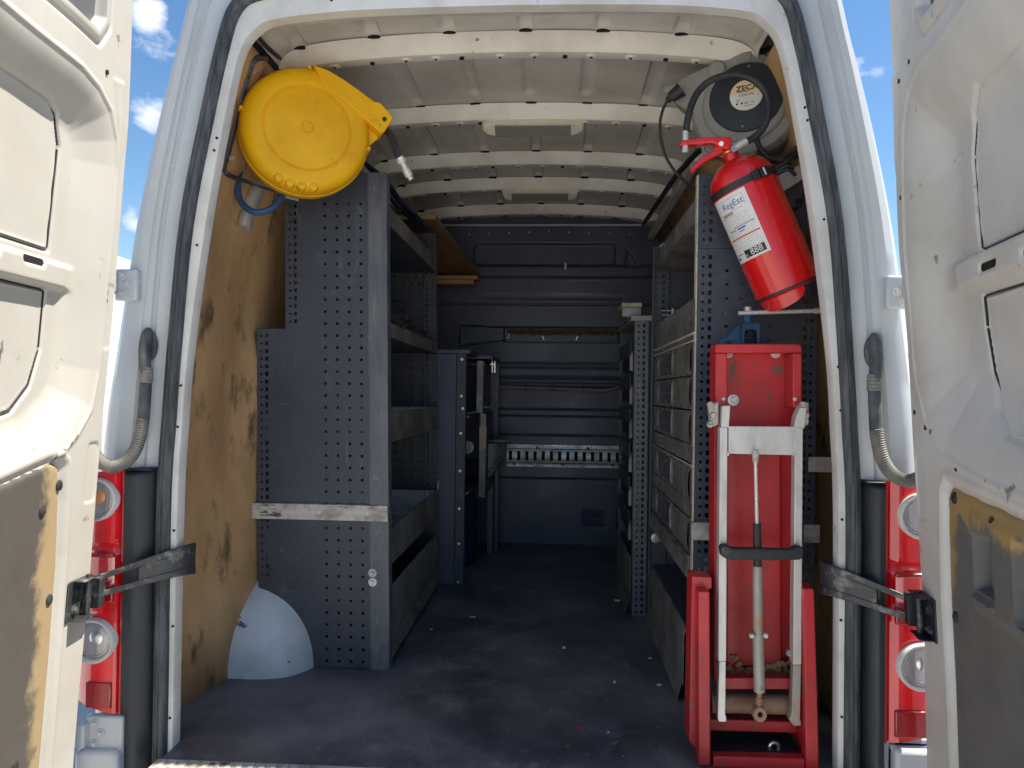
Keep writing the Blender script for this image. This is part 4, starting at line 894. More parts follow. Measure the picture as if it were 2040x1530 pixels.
# lift-up flap and drawers
b = MB(); b.box(.497, .501, .305, 1.17, 1.034, 1.128); fl = b.build('bin_flap', 'drawer', rr_, .002)
box_obj('pale_edge', 'edge', rr_, .494, .4985, .305, 1.17, 1.028, 1.0335, 0); box_obj('pale_edge', 'edge', rr_, .494, .4985, .305, 1.17, 1.008, 1.0125, 0)
box_obj('filler_strip', 'drawer', rr_, .4985, .502, .305, 1.17, 1.013, 1.028, 0)
def drawer(z0, z1, lbl):
    t = MB(); t.box(.496, .500, .312, 1.165, z0, z1); t.box(.500, .80, .320, 1.15, z0+.002, z0+.006)
    d = t.build('drawer', 'drawer', rr_, .0025)
    lab(d, lbl)
    h = z1-z0
    hd = MB(); hd.box(.4940, .4965, .700, 1.00, z0+.012, z1-.008); hd.build('handle_recess', 'drawwin', d)
    fr = MB()
    for (a_, c_) in ((.680, .700), (1.00, 1.02)):
        n_ = 8; vs = []
        for i in range(n_+1):
            t_ = i/n_; zz_ = z0+.006+(h-.012)*t_; bl = .005*math.sin(t_*math.pi)**.5
            vs += [(.4955-bl, a_, zz_), (.4955-bl*.4, c_, zz_), (.500, a_, zz_), (.500, c_, zz_)]
        fs = []
        for i in range(n_):
            A = i*4; fs += [(A, A+1, A+5, A+4), (A+1, A+3, A+7, A+5), (A, A+4, A+6, A+2)]
        fr.raw(vs, fs)
    fr.build('handle_frame', 'lip', d, sharp=60)
    nb_ = MB(); vs = []; n_ = 8
    for i in range(n_+1):
        t_ = i/n_; zz_ = z0+.006+(h-.012)*t_; bl = .006*math.sin(t_*math.pi)**.5
        vs += [(.4955-bl, .335, zz_), (.4955-bl, .385, zz_), (.4955, .42, zz_)]
    fs = []
    for i in range(n_): A = i*3; fs += [(A, A+1, A+4, A+3), (A+1, A+2, A+5, A+4)]
    nb_.raw(vs, fs); nb_.build('bulged_grip', 'lip', d, sharp=80)
drawer(.917, 1.006, 'top drawer of the five'); drawer(.822, .913, 'second drawer of the five'); drawer(.727, .818, 'third drawer of the five')
box_obj('divider', 'drawer', rr_, .4975, .501, .31, 1.165, .674, .724, .001); box_obj('pale_edge', 'edge', rr_, .4955, .4978, .31, 1.165, .666, .6695, 0)
drawer(.570, .664, 'fourth drawer of the five'); box_obj('divider', 'drawer', rr_, .4975, .501, .31, 1.165, .523, .567, .001); drawer(.427, .519, 'lowest drawer of the five')
# perforated rail, kick panel
hS = [(.34+.025*k, .378, .018, .004, 0) for k in range(30)]
rl = perf('perforated_rail', 'lip', rr_, .33, 1.17, .363, .418, [(.34+.009*k, .370, .0035, .0035, 0) for k in range(90)]+[(.45, .405, .05, .007, 0), (.62, .408, .12, .007, 0), (.95, .408, .15, .007, 0)], lambda y, z, d: (.488+d+(.006 if z > .40 else 0), y, z))
b = MB(); b.box(.488, .52, .33, 1.17, .418, .421); b.build('rail_top', 'lip', rr_)
prf = [(.492, .045), (.492, .185), (.500, .205), (.512, .207), (.512, .2045), (.502, .202), (.495, .184), (.495, .045)]
b = MB(); b.raw([(x, y, z) for y in (.385, 1.17) for x, z in prf], [tuple(range(8)), tuple(range(8, 16))[::-1]]+[(i, (i+1) % 8, 8+(i+1) % 8, 8+i) for i in range(8)])
b.raw([(.492, .385, .060), (.478, .385, .004), (.478, 1.17, .004), (.492, 1.17, .060)], [(0, 1, 2, 3)]); b.build('kick_panel', 'lip', rr_, .0008)
screw_obj('washer_bolt', (.512, 1.158, .315), (0, -1, 0), 'galv', rr_, .008, .006, .019)
screw_obj('washer_bolt', (.528, .2985, .345), (0, -1, 0), 'galvd', rr_, .008, .006, .019)
for k, (x0, x1) in enumerate(((.494, .572), (.79, .832))):
    vs = []; nx = 14
    for i in range(nx):
        x = x0+(x1-x0)*i/(nx-1)
        for j, (y, z) in enumerate(prof): pass
    pf = [(.297, .470), (.290, .472), (.288, .480), (.291, .487), (.289, .491), (.289, .497), (.291, .502), (.288, .510), (.290, .518), (.297, .520)]
    for i in range(nx):
        x = x0+(x1-x0)*i/(nx-1)
        for j, (y, z) in enumerate(pf): vs.append((x, y, z+(.0011*math.sin(x*230) if 2 < j < 7 else 0)))
    b = MB(); b.raw(vs, [(i*10+j, (i+1)*10+j, (i+1)*10+j+1, i*10+j+1) for i in range(nx-1) for j in range(9)]); b.build('worn_edge_strip', 'galvd', rr_, sharp=20)
for z in (.30,): box_obj('shelf', 'rack', rr_, .50, .82, .31, 1.17, z-.09, z-.088)
# straps to the van side
b = MB(); b.box(.80, .872, .288, .292, .66, .700); st_ = b.build('fixing_strap', 'galvd', rr_, .001); screw_obj('washer_bolt', (.825, .288, .68), (0, -1, 0), 'galvd', st_, .008, .005, .014)
shear(rr_, .006, 0); settle(rr_)

# ------------------------------------------------------------------ far right rack of small bins
fr = empty('small_parts_rack', (.65, 1.5, 0), 'narrow perforated rack behind the drawer rack with rows of small open bins', 'shelving rack')
hE = holes_edge(.4465, .4665, .02, 1.14)
perf('perforated_post', 'post', fr, .431, .482, .002, 1.148, hE, lambda x, z, d: (x, 1.200+d, z))
b = MB(); b.box(.429, .4315, 1.199, 1.225, 0, 1.15); b.box(.4815, .4845, 1.199, 1.225, 0, 1.15); b.build('post_fold', 'post', fr, .001)
box_obj('top_board', 'lip', fr, .415, .86, 1.205, 1.80, 1.148, 1.170)
box_obj('end_panel', 'rack', fr, .48, .86, 1.235, 1.24, .0, 1.15, 0)
for i in range(6):
    z0 = 1.062-.134*i
    hB = [(1.25+.03*k, z0-.022+.02*j, .007, .007, 1) for k in range(16) for j in range(2)]
    t = perf('bin_front', 'rack', fr, 1.235, 1.76, z0-.045, z0+.012, hB, lambda y, z, d: (.418+d, y, z))
    b = MB(); b.box(.432, .445, 1.24, 1.76, z0-.098, z0-.048); b.build('bin_opening', 'dark', fr)
    b = MB(); b.box(.4165, .4185, 1.262, 1.275, z0-.105, z0-.03); b.box(.4165, .43, 1.262, 1.264, z0-.105, z0-.03); b.build('label_holder', 'lip', fr)
b = MB(); b.box(.424, .427, 1.24, 1.78, .02, .225); b.raw([(.424, 1.24, .05), (.408, 1.24, .004), (.408, 1.78, .004), (.424, 1.78, .05)], [(0, 1, 2, 3)]); b.build('kick_panel', 'lip', fr, .0008)
perf('perforated_panel', 'rack', fr, .42, .86, .004, 1.14, [(.43+.03*k, .03+.03*j, .008, .008, 1) for k in range(4) for j in range(36)], lambda x, z, d: (x, 1.79+d, z))
settle(fr)
bx = empty('beige_box', (.42, 1.32, 1.17), 'small beige box with a yellowish lid on top of the small parts rack', 'box')
b = MB(); b.box(.386, .462, 1.26, 1.40, 1.1705, 1.208); b.build('box_body', 'lip', bx, .003)
b = MB(); b.box(.384, .464, 1.256, 1.402, 1.2085, 1.226); b.build('box_lid', 'beige', bx, .003); b = MB(); b.box(.43, .445, 1.254, 1.257, 1.212, 1.221); b.build('box_catch', 'edge', bx); settle(bx)

# toothed edge trim hanging along the right roof corner
b = MB(); pts = [(.640, .95, 1.735), (.63, 1.1, 1.745), (.625, 1.2, 1.75), (.62, 1.4, 1.765), (.61, 1.9, 1.778), (.60, 2.4, 1.79)]
b.tube(pts, .005, 8, 10, flat=.5); sp_ = spline(pts, 16)
for i, p in enumerate(sp_[:-1]): q = sp_[i+1]; dd = q-p; b.raw([p, p+dd*.8, p+dd*.3+Vector((-.024, 0, -.004)), p+Vector((0, 0, .006)), p+dd*.8+Vector((0, 0, .006)), p+dd*.3+Vector((-.020, 0, .005))], [(0, 1, 2), (3, 5, 4), (0, 3, 4, 1), (1, 4, 5, 2), (2, 5, 3, 0)])
e_ = b.build('toothed_edge_trim', 'black'); tag(e_, 'black toothed edge trim running along the right roof corner', 'edge trim')
b = MB(); b.box(.636, .665, 1.2, 2.58, 1.74, 1.770); e_ = b.build('side_rail', 'roof', van); e_.matrix_parent_inverse = Matrix.Translation(van.location).inverted()
b = MB(); b.raw([(x, y, z) for y in (2.50, 2.505) for x, z in ((.655, 1.66), (.72, 1.72), (.80, 1.70), (.83, 1.55), (.77, 1.50), (.66, 1.60))], [tuple(range(6)), tuple(range(6, 12))[::-1]]+[(i, (i+1) % 6, 6+(i+1) % 6, 6+i) for i in range(6)])
e_ = b.build('corner_gusset', 'rib', van, .002); e_.matrix_parent_inverse = Matrix.Translation(van.location).inverted()
b = MB()
for (x, z) in ((.70, 1.62), (.755, 1.665), (.78, 1.59)): b.cyl((x, 2.501, z), (x, 2.498, z), .008, 10)
e_ = b.build('gusset_hole', 'hole', van); e_.matrix_parent_inverse = Matrix.Translation(van.location).inverted()

# ------------------------------------------------------------------ helpers for things standing near the opening
def on_wall(px, py, off=.008):
    lo, hi = .05, 2.4
    for _ in range(40):
        m = (lo+hi)/2; p = at(px, py, 'y', m)
        if abs(p.x) > wall_x(p.z)-off: hi = m
        else: lo = m
    return at(px, py, 'y', lo)
def pxp(mb, poly, y0, y1, yref=None):
    """prism whose outline is measured at depth y0 and runs back to y1"""
    P = [at(a, b_, 'y', y0 if yref is None else yref) for a, b_ in poly]; n = len(P)
    mb.raw([(p.x, y0, p.z) for p in P]+[(p.x, y1, p.z) for p in P], [tuple(range(n)), tuple(range(n, 2*n))[::-1]]+[(i, n+i, n+(i+1) % n, (i+1) % n) for i in range(n)])
def rect(a, b_, c, d): return [(a, b_), (c, b_), (c, d), (a, d)]
ROTX = Matrix.Rotation(R(90), 4, 'X')       # lathe axis to -y

# ------------------------------------------------------------------ yellow hose reel
c0 = at(612, 254, 'y', .26); yr = empty('hose_reel', (c0.x, c0.y+.12, c0.z-.19), 'large round yellow plastic hose reel high on the left wall', 'hose reel')
T = Matrix.Translation(c0) @ Matrix.Rotation(R(25), 4, 'Z')
TL = T @ ROTX
b = MB(); Rr = .186; TL = TL @ Matrix.Diagonal((.955, .94, 1, 1))
b.lathe([(.0, -.128), (.155, -.128), (.178, -.118), (.185, -.10), (.186, -.066), (.189, -.063), (.189, -.057), (.186, -.054), (.185, -.030), (.180, -.014), (.170, -.004), (.155, .0), (.130, .002), (.1265, .0015), (.1245, -.003), (.1215, -.003), (.1195, .0005), (.115, .001), (.05, .006), (.019, .0065), (.0175, .0035), (.0155, .0035), (.0145, .007), (.011, .007), (.010, .0045), (.0, .0045)], 96, TL)
b.build('reel_housing', 'yellow', yr, sharp=38); TY = T @ ROTX
b = MB(); sp_o = [(.015, .1745), (.055, .167), (.10, .147), (.14, .125), (.175, .104), (.187, .097), (.192, .101), (.204, .096), (.236, .064), (.237, .056), (.214, .016), (.206, .012), (.19, .022), (.15, .052), (.12, .075), (.09, .097), (.05, .118)]
b.prism(sp_o, -.078, .003, TY); b.build('hose_spout', 'yellow', yr, .015)
b = MB(); b.prism([(.11, .085), (.195, .022), (.204, .008), (.168, -.028), (.13, -.04), (.11, .0)], 0, .012, TY @ Matrix.Translation((0, 0, -.045))); b.build('spout_web', 'yellow', yr, .002)
for k in range(4):
    a = R(244+11*k); b = MB(); b.lathe([(.013, -.03), (.013, -.006), (.010, .000), (.0, .001)], 16, T @ Matrix.Translation((.164*math.cos(a), 0, .162*math.sin(a))) @ ROTX); b.build('rim_lug', 'yellow', yr)
for a in (72, 80, 88, 168, 350):
    a = R(a); b = MB(); b.lathe([(.007, -.06), (.007, -.018), (.004, -.012), (.0, -.011)], 12, T @ Matrix.Translation((.176*math.cos(a), 0, .174*math.sin(a))) @ ROTX); b.build('rim_lug', 'yellow', yr)
for (x, z) in ((.213, .052), (.187, .024)):
    b = MB(); b.lathe([(.0065, 0), (.0055, .003), (.003, .003), (.0025, .001), (0, .001)], 12, T @ Matrix.Translation((x, .003-.008 if z > .05 else .036, z)) @ ROTX); b.build('spout_screw', 'yellow' if z < .05 else 'rubber', yr)
# wall bracket (flat black bar)
def bar(name, pts, w, m, parent, n=5, flat=.35):
    b = MB(); b.tube(pts, w, 8, n, flat=flat); return b.build(name, m, parent)
W_ = lambda *ps: [on_wall(*p) for p in ps]
bar('wall_bracket', [at(612, 134, 'y', .42), at(560, 122, 'y', .36)]+W_((522, 114), (506, 122), (496, 145), (474, 225), (455, 300), (446, 332), (452, 347))+[at(505, 366, 'y', .33), at(575, 386, 'y', .36), at(592, 384, 'y', .38)], .0085, 'strapm', yr, 4, .4)
for p in ((504, 140), (460, 314)): q = on_wall(*p); screw_obj('bracket_bolt', q, (1, -.4, 0), 'galv', yr, .006, .006, .009)
b = MB(); pxp(b, [(562, 382), (596, 384), (594, 400), (566, 394)], .40, .404); b.build('mount_plate', 'galv', yr, .001)
b = MB(); b.tube([at(482, 325, 'y', .36), at(474, 362, 'y', .33), at(479, 400, 'y', .32), at(505, 422, 'y', .31), at(540, 416, 'y', .33), at(560, 392, 'y', .36), at(565, 380, 'y', .38)], .0095, 10, 8); b.build('feed_hose', 'bluehose', yr)
b = MB(); b.lathe([(.022, 0), (.025, .01), (.018, .03), (.014, .04)], 14, Matrix.Translation(at(752, 238, 'y', .39)) @ Matrix.Rotation(R(155), 4, 'Y')); b.build('hose_stop', 'rubber', yr)
b = MB(); b.tube([at(757, 248, 'y', .42), at(772, 262, 'y', .40), at(782, 278, 'y', .385), at(790, 300, 'y', .378), at(796, 315, 'y', .375)], .0105, 10, 8, corr=.06); b.build('outlet_hose', 'strapm', yr)
b = MB(); b.cyl(at(796, 313, 'y', .375), at(801, 322, 'y', .38), .0125, 6); b.cyl(at(801, 322, 'y', .38), at(808, 336, 'y', .385), .009); b.cyl(at(808, 336, 'y', .385), at(816, 352, 'y', .39), .012); b.cyl(at(816, 352, 'y', .39), at(820, 358, 'y', .392), .008); fo = b.build('hose_coupling', 'steel', yr)
b = MB(); b.cyl(at(799, 318, 'y', .377), at(801.5, 323, 'y', .38), .0135, 12); b.build('collar', 'paint', fo)
settle(yr)
pc_ = [on_wall(512, 378, .02), on_wall(497, 415, .02), on_wall(484, 455, .02)]
b = MB(); b.tube(pc_, .026, 16, 4, flat=.8); o = b.build('stub_pipe', 'galv'); tag(o, 'short grey steel tube showing through the brown lining under the yellow reel', 'pipe')
b = MB(); b.tube([on_wall(505, 62), on_wall(530, 92, .02), at(560, 118, 'y', .34)], .006, 8, 5); o = b.build('corner_cable', 'rubber'); tag(o, 'black cable running down the roof corner behind the yellow reel', 'cable')

# ------------------------------------------------------------------ grey cable reel
c0 = at(1484, 206, 'y', .34); gr = empty('cable_reel', (c0.x, c0.y+.1, c0.z-.15), 'round grey cable reel with dark centre disc on the right wall', 'cable reel')
T = Matrix.Translation(c0) @ Matrix.Rotation(R(-20), 4, 'Z') @ Matrix.Diagonal((1.06, 1, 1.03, 1)); TL = T @ ROTX
b = MB(); b.lathe([(.0, -.12), (.12, -.12), (.138, -.11), (.143, -.09), (.143, -.05), (.1435, -.04), (.141, -.018), (.132, -.004), (.118, .0), (.110, .002), (.106, .010), (.100, .014), (.0, .014)], 72, TL); b.build('reel_housing', 'greyp', gr)
b = MB(); b.lathe([(.0, .0142), (.092, .0142), (.093, .018), (.091, .021), (.088, .021), (.060, .026), (.0, .027)], 60, TL @ Matrix.Translation((.004, .010, 0))); dk = b.build('centre_disc', 'black', gr)
for k in range(6):
    a = R(25+60*k); b = MB(); bolt(b, T @ Vector((.004+.080*math.cos(a), -.0225, .010+.080*math.sin(a))), T.to_3x3() @ Vector((0, -1, 0)), .004, .003); b.build('disc_screw', 'strapm', dk)
LT = TL @ Matrix.Translation((.006, .012, .0275))
rr = .041
def disc_part(y0, y1, name, m):
    pts = []
    ys_ = np.linspace(y0, y1, 14)
    for y in ys_: pts.append((math.sqrt(max(0, rr*rr-y*y)), y))
    for y in ys_[::-1]: pts.append((-math.sqrt(max(0, rr*rr-y*y)), y))
    b = MB(); b.prism(pts, 0, .0006, LT); return b.build(name, m, dk)
lb_ = disc_part(-rr, .004, 'rating_label', 'paper'); disc_part(.0042, rr, 'rating_label', 'peach')
def put_text(s_, size, T_, m, parent, name='lettering', bold=0., wrap=None, sx=1., shear=0.):
    v, f = text_mesh(s_, size, bold, shear); b = MB(); 
    if wrap: b.raw([wrap(x*sx, y) for x, y, z in v], f)
    else: b.raw([(x*sx, y, z) for x, y, z in v], f, T_)
    o = b.build(name, m, parent, fix=False); o['kind'] = 'stuff' if False else ''; del o['kind']; return o
tl = Matrix.Rotation(R(4), 4, 'Z')
put_text('ZECA', .0205, LT @ tl @ Matrix.Translation((.003, .0185, .0009)), 'inkk', dk, bold=.0006, sx=1.05)
put_text('5504/7306', .0088, LT @ tl @ Matrix.Translation((.001, .0005, .0009)), 'inkk', dk)
put_text('220 V 50 Hz', .0045, LT @ tl @ Matrix.Translation((-.008, -.0085, .0009)), 'inkk', dk) if False else None
put_text('CE', .0085, LT @ tl @ Matrix.Translation((.014, -.021, .0009)), 'inkk', dk)
b = MB()
for (x, y, w) in ((-.006, .0095, .026), (.030, -.002, .004), (.030, -.006, .004), (-.020, -.010, .012), (-.022, -.015, .007), (-.001, -.019, .010), (-.001, -.0225, .010), (.004, -.028, .018)): b.box(x-w/2, x+w/2, y-.0006, y+.0006, .0007, .001, LT @ tl)
for x in (-.024, -.012):
    b.lathe([(.0028, .0007), (.0028, .001), (.0020, .001), (.0020, .0007)], 12, LT @ tl @ Matrix.Translation((x, -.0205, 0)))
o = b.build('small_print', 'inkk', dk); o['kind'] = 'stuff'
b = MB(); b.prism([(.02, .143), (-.05, .134), (-.10, .118), (-.165, .096), (-.196, .080), (-.203, .066), (-.190, .040), (-.172, .020), (-.13, -.01), (-.12, -.06), (.0, -.02)], -.075, .006, TL @ Matrix.Translation((0, 0, -.004))); b.build('cable_spout', 'greyp', gr, .007)
b = MB(); b.lathe([(.023, -.01), (.023, .010), (.020, .013), (.0195, .011), (.0, .011)], 28, TL @ Matrix.Translation((-.072, .098, .004))); b.build('round_cap', 'greyp', gr)
b = MB(); b.lathe([(.012, -.03), (.012, -.012), (.008, -.008), (.0, -.008)], 14, TL @ Matrix.Translation((-.205, .074, 0))); b.build('spout_ear', 'greyp', gr)
for (x, z) in ((-.118, -.072),):
    b = MB(); b.lathe([(.026, -.06), (.026, -.02), (.018, -.014), (.017, -.022), (.010, -.022), (.0, -.02)], 20, TL @ Matrix.Translation((x+.03, z-.03, 0))); b.build('reel_boss', 'greyp', gr)
b = MB(); b.lathe([(.05, -.09), (.05, -.03), (.03, -.01), (.0, -.008)], 20, TL @ Matrix.Translation((-.005, -.135, 0)) @ Matrix.Diagonal((1, .5, 1, 1))); b.build('lower_boss', 'greyp', gr)
b = MB(); p0 = at(1358, 178, 'y', .36); p1 = at(1336, 195, 'y', .37); b.cyl(p0, p1, .021, 16, .015); b.cyl(p1, at(1330, 200, 'y', .37), .010, 12); b.build('cable_stop', 'rubber', gr)
b = MB(); b.tube([at(1333, 197, 'y', .37), at(1322, 215, 'y', .37), at(1315, 245, 'y', .37), at(1317, 280, 'y', .38), at(1328, 315, 'y', .40), at(1350, 348, 'y', .42), at(1384, 378, 'y', .45)], .0042, 8, 10); b.build('power_cable', 'rubber', gr)
bar('wall_bracket', [at(1448, 121, 'y', .42), at(1475, 113, 'y', .40), at(1505, 105, 'y', .37), at(1535, 97, 'y', .34)]+W_((1553, 97), (1564, 108), (1571, 132), (1583, 185), (1593, 230), (1602, 268)), .008, 'rubber', gr, 4, .5)
for p in ((1568, 119), (1600, 262)): screw_obj('bracket_bolt', on_wall(*p), (-1, -.4, 0), 'galv', gr, .006, .006, .009)
settle(gr)
b = MB()
for k, (d1, d2) in enumerate(((0, 0), (7, 5), (-5, 9), (3, -6))):
    b.tube([at(1512, 300+d1, 'y', .33), at(1530+d2, 316+d1*.5, 'y', .31), at(1560+d2, 313+d1, 'y', .29)]+W_((1588, 300+d2), (1606, 282+d1)), .0065, 8, 6)
b.tube([at(1505, 268, 'y', .30), at(1512, 290, 'y', .30), at(1530, 312, 'y', .30), at(1560, 318, 'y', .29)]+W_((1585, 308),), .0075, 8, 6)
o = b.build('looped_cable', 'rubber'); tag(o, 'black power cable looped in coils under the grey cable reel', 'cable')
b = MB(); b.tube([at(1575, 385, 'y', .33), at(1588, 400, 'y', .3), at(1600, 395, 'y', .29), at(1606, 382, 'y', .29), at(1590, 410, 'y', .3), at(1580, 418, 'y', .3), at(1596, 408, 'y', .3)], .0055, 8, 6); o = b.build('cable_end', 'rubber'); tag(o, 'short black cable end hanging beside the fire extinguisher', 'cable')
b = MB(); pxp(b, [(1546, 352), (1606, 322), (1622, 318), (1620, 343), (1576, 372), (1558, 383)], .27, .274); b.box(.0, .001, 0, .001, 0, .001) if False else None
o = b.build('steel_plate', 'galv', bevel=.001); tag(o, 'bare bluish steel plate angled between the right lining and the extinguisher', 'plate')

# ------------------------------------------------------------------ fire extinguisher
e0 = at(1572, 579, 'y', .205); e1 = at(1470, 344, 'y', .205); ax = (e1-e0).normalized(); ex = empty('fire_extinguisher', (e0.x+.03, e0.y, e0.z-.04), 'red fire extinguisher hanging tilted on the right wall above the red lift', 'fire extinguisher')
xr_ = Vector((ax.z, 0, -ax.x)); yr_ = Vector((0, 1, 0))
T = Matrix(((xr_.x, yr_.x, ax.x, e0.x), (xr_.y, yr_.y, ax.y, e0.y), (xr_.z, yr_.z, ax.z, e0.z), (0, 0, 0, 1)))
rE = .084
b = MB(); b.lathe([(.0, -.004), (rE-.006, -.004), (rE-.001, .0), (rE+.001, .004), (rE, .010), (rE, .300), (rE-.003, .318), (rE-.010, .335), (rE-.022, .349), (rE-.038, .360), (rE-.052, .366), (.0225, .368), (.0215, .392), (.0, .392)], 72, T); b.build('cylinder', 'redx', ex, sharp=50)
b = MB(); b.lathe([(rE+.0005, .001), (rE+.003, .001), (rE+.003, .008), (rE+.0005, .008)], 64, T); b.build('base_ring', 'rubber', ex)
def skirt(a0, a1, h0, h1, m, name, r0=.0):
    vs = []; fs = []; n = 18
    for i in range(n):
        t = i/(n-1); a = R(a0+(a1-a0)*t); hh = h0+(h1-h0)*math.sin(t*math.pi)**.5
        for r_ in (rE-.002-r0, rE-.005-r0):
            for z in (-.003, -hh): vs.append((r_*math.sin(a), -r_*math.cos(a), z))
    for i in range(n-1):
        A = i*4; B = A+4
        for q in ((0, 1), (1, 3), (3, 2), (2, 0)): fs.append((A+q[0], A+q[1], B+q[1], B+q[0]))
    fs += [(0, 1, 3, 2), (A+4, A+5, A+7, A+6)]
    b = MB(); b.raw(vs, fs, T); b.build(name, m, ex, sharp=40)
skirt(-84, 8, .012, .036, 'redx', 'foot_skirt'); skirt(40, 96, .012, .036, 'redx', 'foot_skirt'); skirt(8, 38, .030, .032, 'black', 'foot_clip', -.002)
# retaining band
b = MB(); b.lathe([(rE+.0005, .286), (rE+.003, .286), (rE+.003, .304), (rE+.0005, .304)], 72, T); bn = b.build('retaining_band', 'rubber', ex)
for a, w in ((22, .026), (6, .018)):
    TA = T @ Matrix.Rotation(R(a), 4, 'Z') @ Matrix.Translation((0, -rE-.005, .295)); b = MB(); b.box(-w/2, w/2, -.005, .004, -.012, .012, TA); b.build('band_buckle', 'black', bn, .002)
TA = T @ Matrix.Rotation(R(22), 4, 'Z') @ Matrix.Translation((0, -rE-.011, .295)); b = MB(); b.cyl(TA @ Vector((-.003, 0, -.010)), TA @ Vector((-.003, 0, .010)), .0028); b.build('buckle_pin', 'chrome', bn)
for k in range(3): b = MB(); b.tube([T @ Vector((rE*math.sin(R(62)), -rE*math.cos(R(62)), .298-.006*k)), T @ Vector((rE+.02, -.045, .300-.010*k)), T @ Vector((rE+.035, -.03, .296-.016*k))], .003, 6, 4, flat=2); b.build('band_tail', 'rubber', bn)
# label, wrapped on the cylinder
def wrapf(a_c, z_c, lift):
    def f(x, y): a = R(a_c)+x/rE; r_ = rE+lift; return T @ Vector((r_*math.sin(a), -r_*math.cos(a), z_c+y))
    return f
AC, ZC, LW, LH = -56, .196, .112, .172
wf = wrapf(AC, ZC, .0006)
nu = 24; U, V = np.meshgrid(np.linspace(-LW/2, LW/2, nu), np.linspace(-LH/2, LH/2, 2), indexing='ij')
pts = [[wf(U[i, j], V[i, j]) for j in range(2)] for i in range(nu)]
A_ = np.array([[tuple(p) for p in row] for row in pts]); lbl = grid('instruction_label', A_[..., 0], A_[..., 1], A_[..., 2], 'paper', ex)
w2 = wrapf(AC, ZC, .0011); w3 = wrapf(AC, ZC, .0016)
def ink(rects, m, name='printed_lines', w=w2):
    b = MB()
    for (x0, x1, y0, y1) in rects:
        n = max(2, int((x1-x0)/.008)+1); xs = np.linspace(x0, x1, n); vs = []; fs = []
        for i, x in enumerate(xs): vs += [w(x, y0), w(x, y1)]
        for i in range(n-1): fs.append((2*i, 2*i+2, 2*i+3, 2*i+1))
        b.raw(vs, fs)
    o = b.build(name, m, lbl, fix=False); o['kind'] = 'stuff'; return o
put_text('RegEst', .0235, None, 'inkb', lbl, wrap=lambda x, y: w2(x+.010, y+.060), sx=1.0)
put_text('R', .014, None, 'inkr', lbl, wrap=lambda x, y: w2(x-.037, y+.052)) if False else None
ink([(-.048, .036, .0435, .0442), (-.048, .010, .034, .0347), (-.02, .044, .0752, .0758), (.0435, .0442, .046, .0752), (-.045, .052, -.027, -.0235)], 'inkr')
ink([(-.030+.0045*k, -.0275+.0045*k, .0365, .0425) for k in range(8)], 'inkk', 'small_print')
lines = []
for k in range(7): y = .030-.0058*k; x = -.047; 
for k in range(16):
    y = .030-.0062*k
    if y < -.020 and y > -.030: continue
    x = -.046+.002*random.random()
    while x < .044:
        w_ = .004+.010*random.random(); lines.append((x, min(x+w_, .048), y, y+.0013)); x += w_+.0025
ink([l for l in lines if l[2] > -.06], 'inkg')
ink([(-.012, .050, .0015, .0030), (-.030, -.008, -.0045, -.0025), (-.002, .022, -.0065, -.0025), (.0, .016, -.0125, -.0105), (-.048, -.018, -.066, -.0635), (-.048, -.036, -.078, -.071)], 'inkb')
ink([(-.012, .048, -.080, -.060)], 'inkk', 'number_plate', w2)
put_text('888', .0235, None, 'paper', lbl, wrap=lambda x, y: w3(x+.024, y-.070), bold=-.0, sx=1.0)
put_text('N.', .011, None, 'paper', lbl, wrap=lambda x, y: w3(x-.006, y-.074))
# valve, gauge, levers, hose
b = MB(); b.lathe([(.0225, .388), (.0235, .390), (.0235, .398), (.014, .400), (.013, .408), (.016, .410), (.016, .418), (.010, .420)], 20, T); b.build('valve_body', 'brass', ex)
b = MB(); g0 = at(1461, 298, 'y', .17); b.cyl(g0+Vector((0, .02, 0)), g0+Vector((0, -.008, 0)), .0078, 20); b.cyl(at(1452, 300, 'y', .18), at(1462, 286, 'y', .18), .006); gg = b.build('pressure_gauge', 'chrome', ex)
b = MB(); pxp(b, [(1356, 283), (1360, 279), (1400, 273), (1455, 272), (1458, 276), (1460, 290), (1454, 296), (1444, 296), (1436, 292), (1428, 288), (1420, 284), (1370, 288), (1357, 290)], .160, .186); b.build('upper_lever', 'redx', ex, .003)
b = MB(); pxp(b, [(1428, 288), (1442, 294), (1441, 304), (1430, 309), (1405, 322), (1390, 334), (1379, 343), (1375, 341), (1379, 333), (1396, 314), (1420, 301)], .162, .184); b.build('lower_lever', 'redx', ex, .003)
b = MB(); b.cyl(at(1437, 286, 'y', .158), at(1437, 286, 'y', .190), .006, 12); b.build('lever_pin', 'chrome', ex)
b = MB(); b.tube([at(1428, 300, 'y', .165), at(1432, 310, 'y', .16), at(1442, 312, 'y', .16), at(1446, 304, 'y', .165)], .0011, 5, 6); b.build('safety_wire', 'brass', ex)
b = MB(); b.tube([at(1484, 283, 'y', .17), at(1500, 275, 'y', .17), at(1519, 257, 'y', .17), at(1530, 230, 'y', .17), at(1530, 200, 'y', .17), at(1518, 174, 'y', .17), at(1495, 156, 'y', .17), at(1465, 149, 'y', .17), at(1432, 154, 'y', .17), at(1405, 168, 'y', .17), at(1385, 192, 'y', .17), at(1373, 225, 'y', .17), at(1366, 262, 'y', .17)], .0088, 12, 10); b.build('discharge_hose', 'rubber', ex)
b = MB(); b.cyl(at(1464, 294, 'y', .17), at(1487, 281, 'y', .17), .0095, 16); b.cyl(at(1366, 259, 'y', .17), at(1365, 304, 'y', .17), .0078, 16); b.build('hose_ferrule', 'steel', ex); settle(ex)

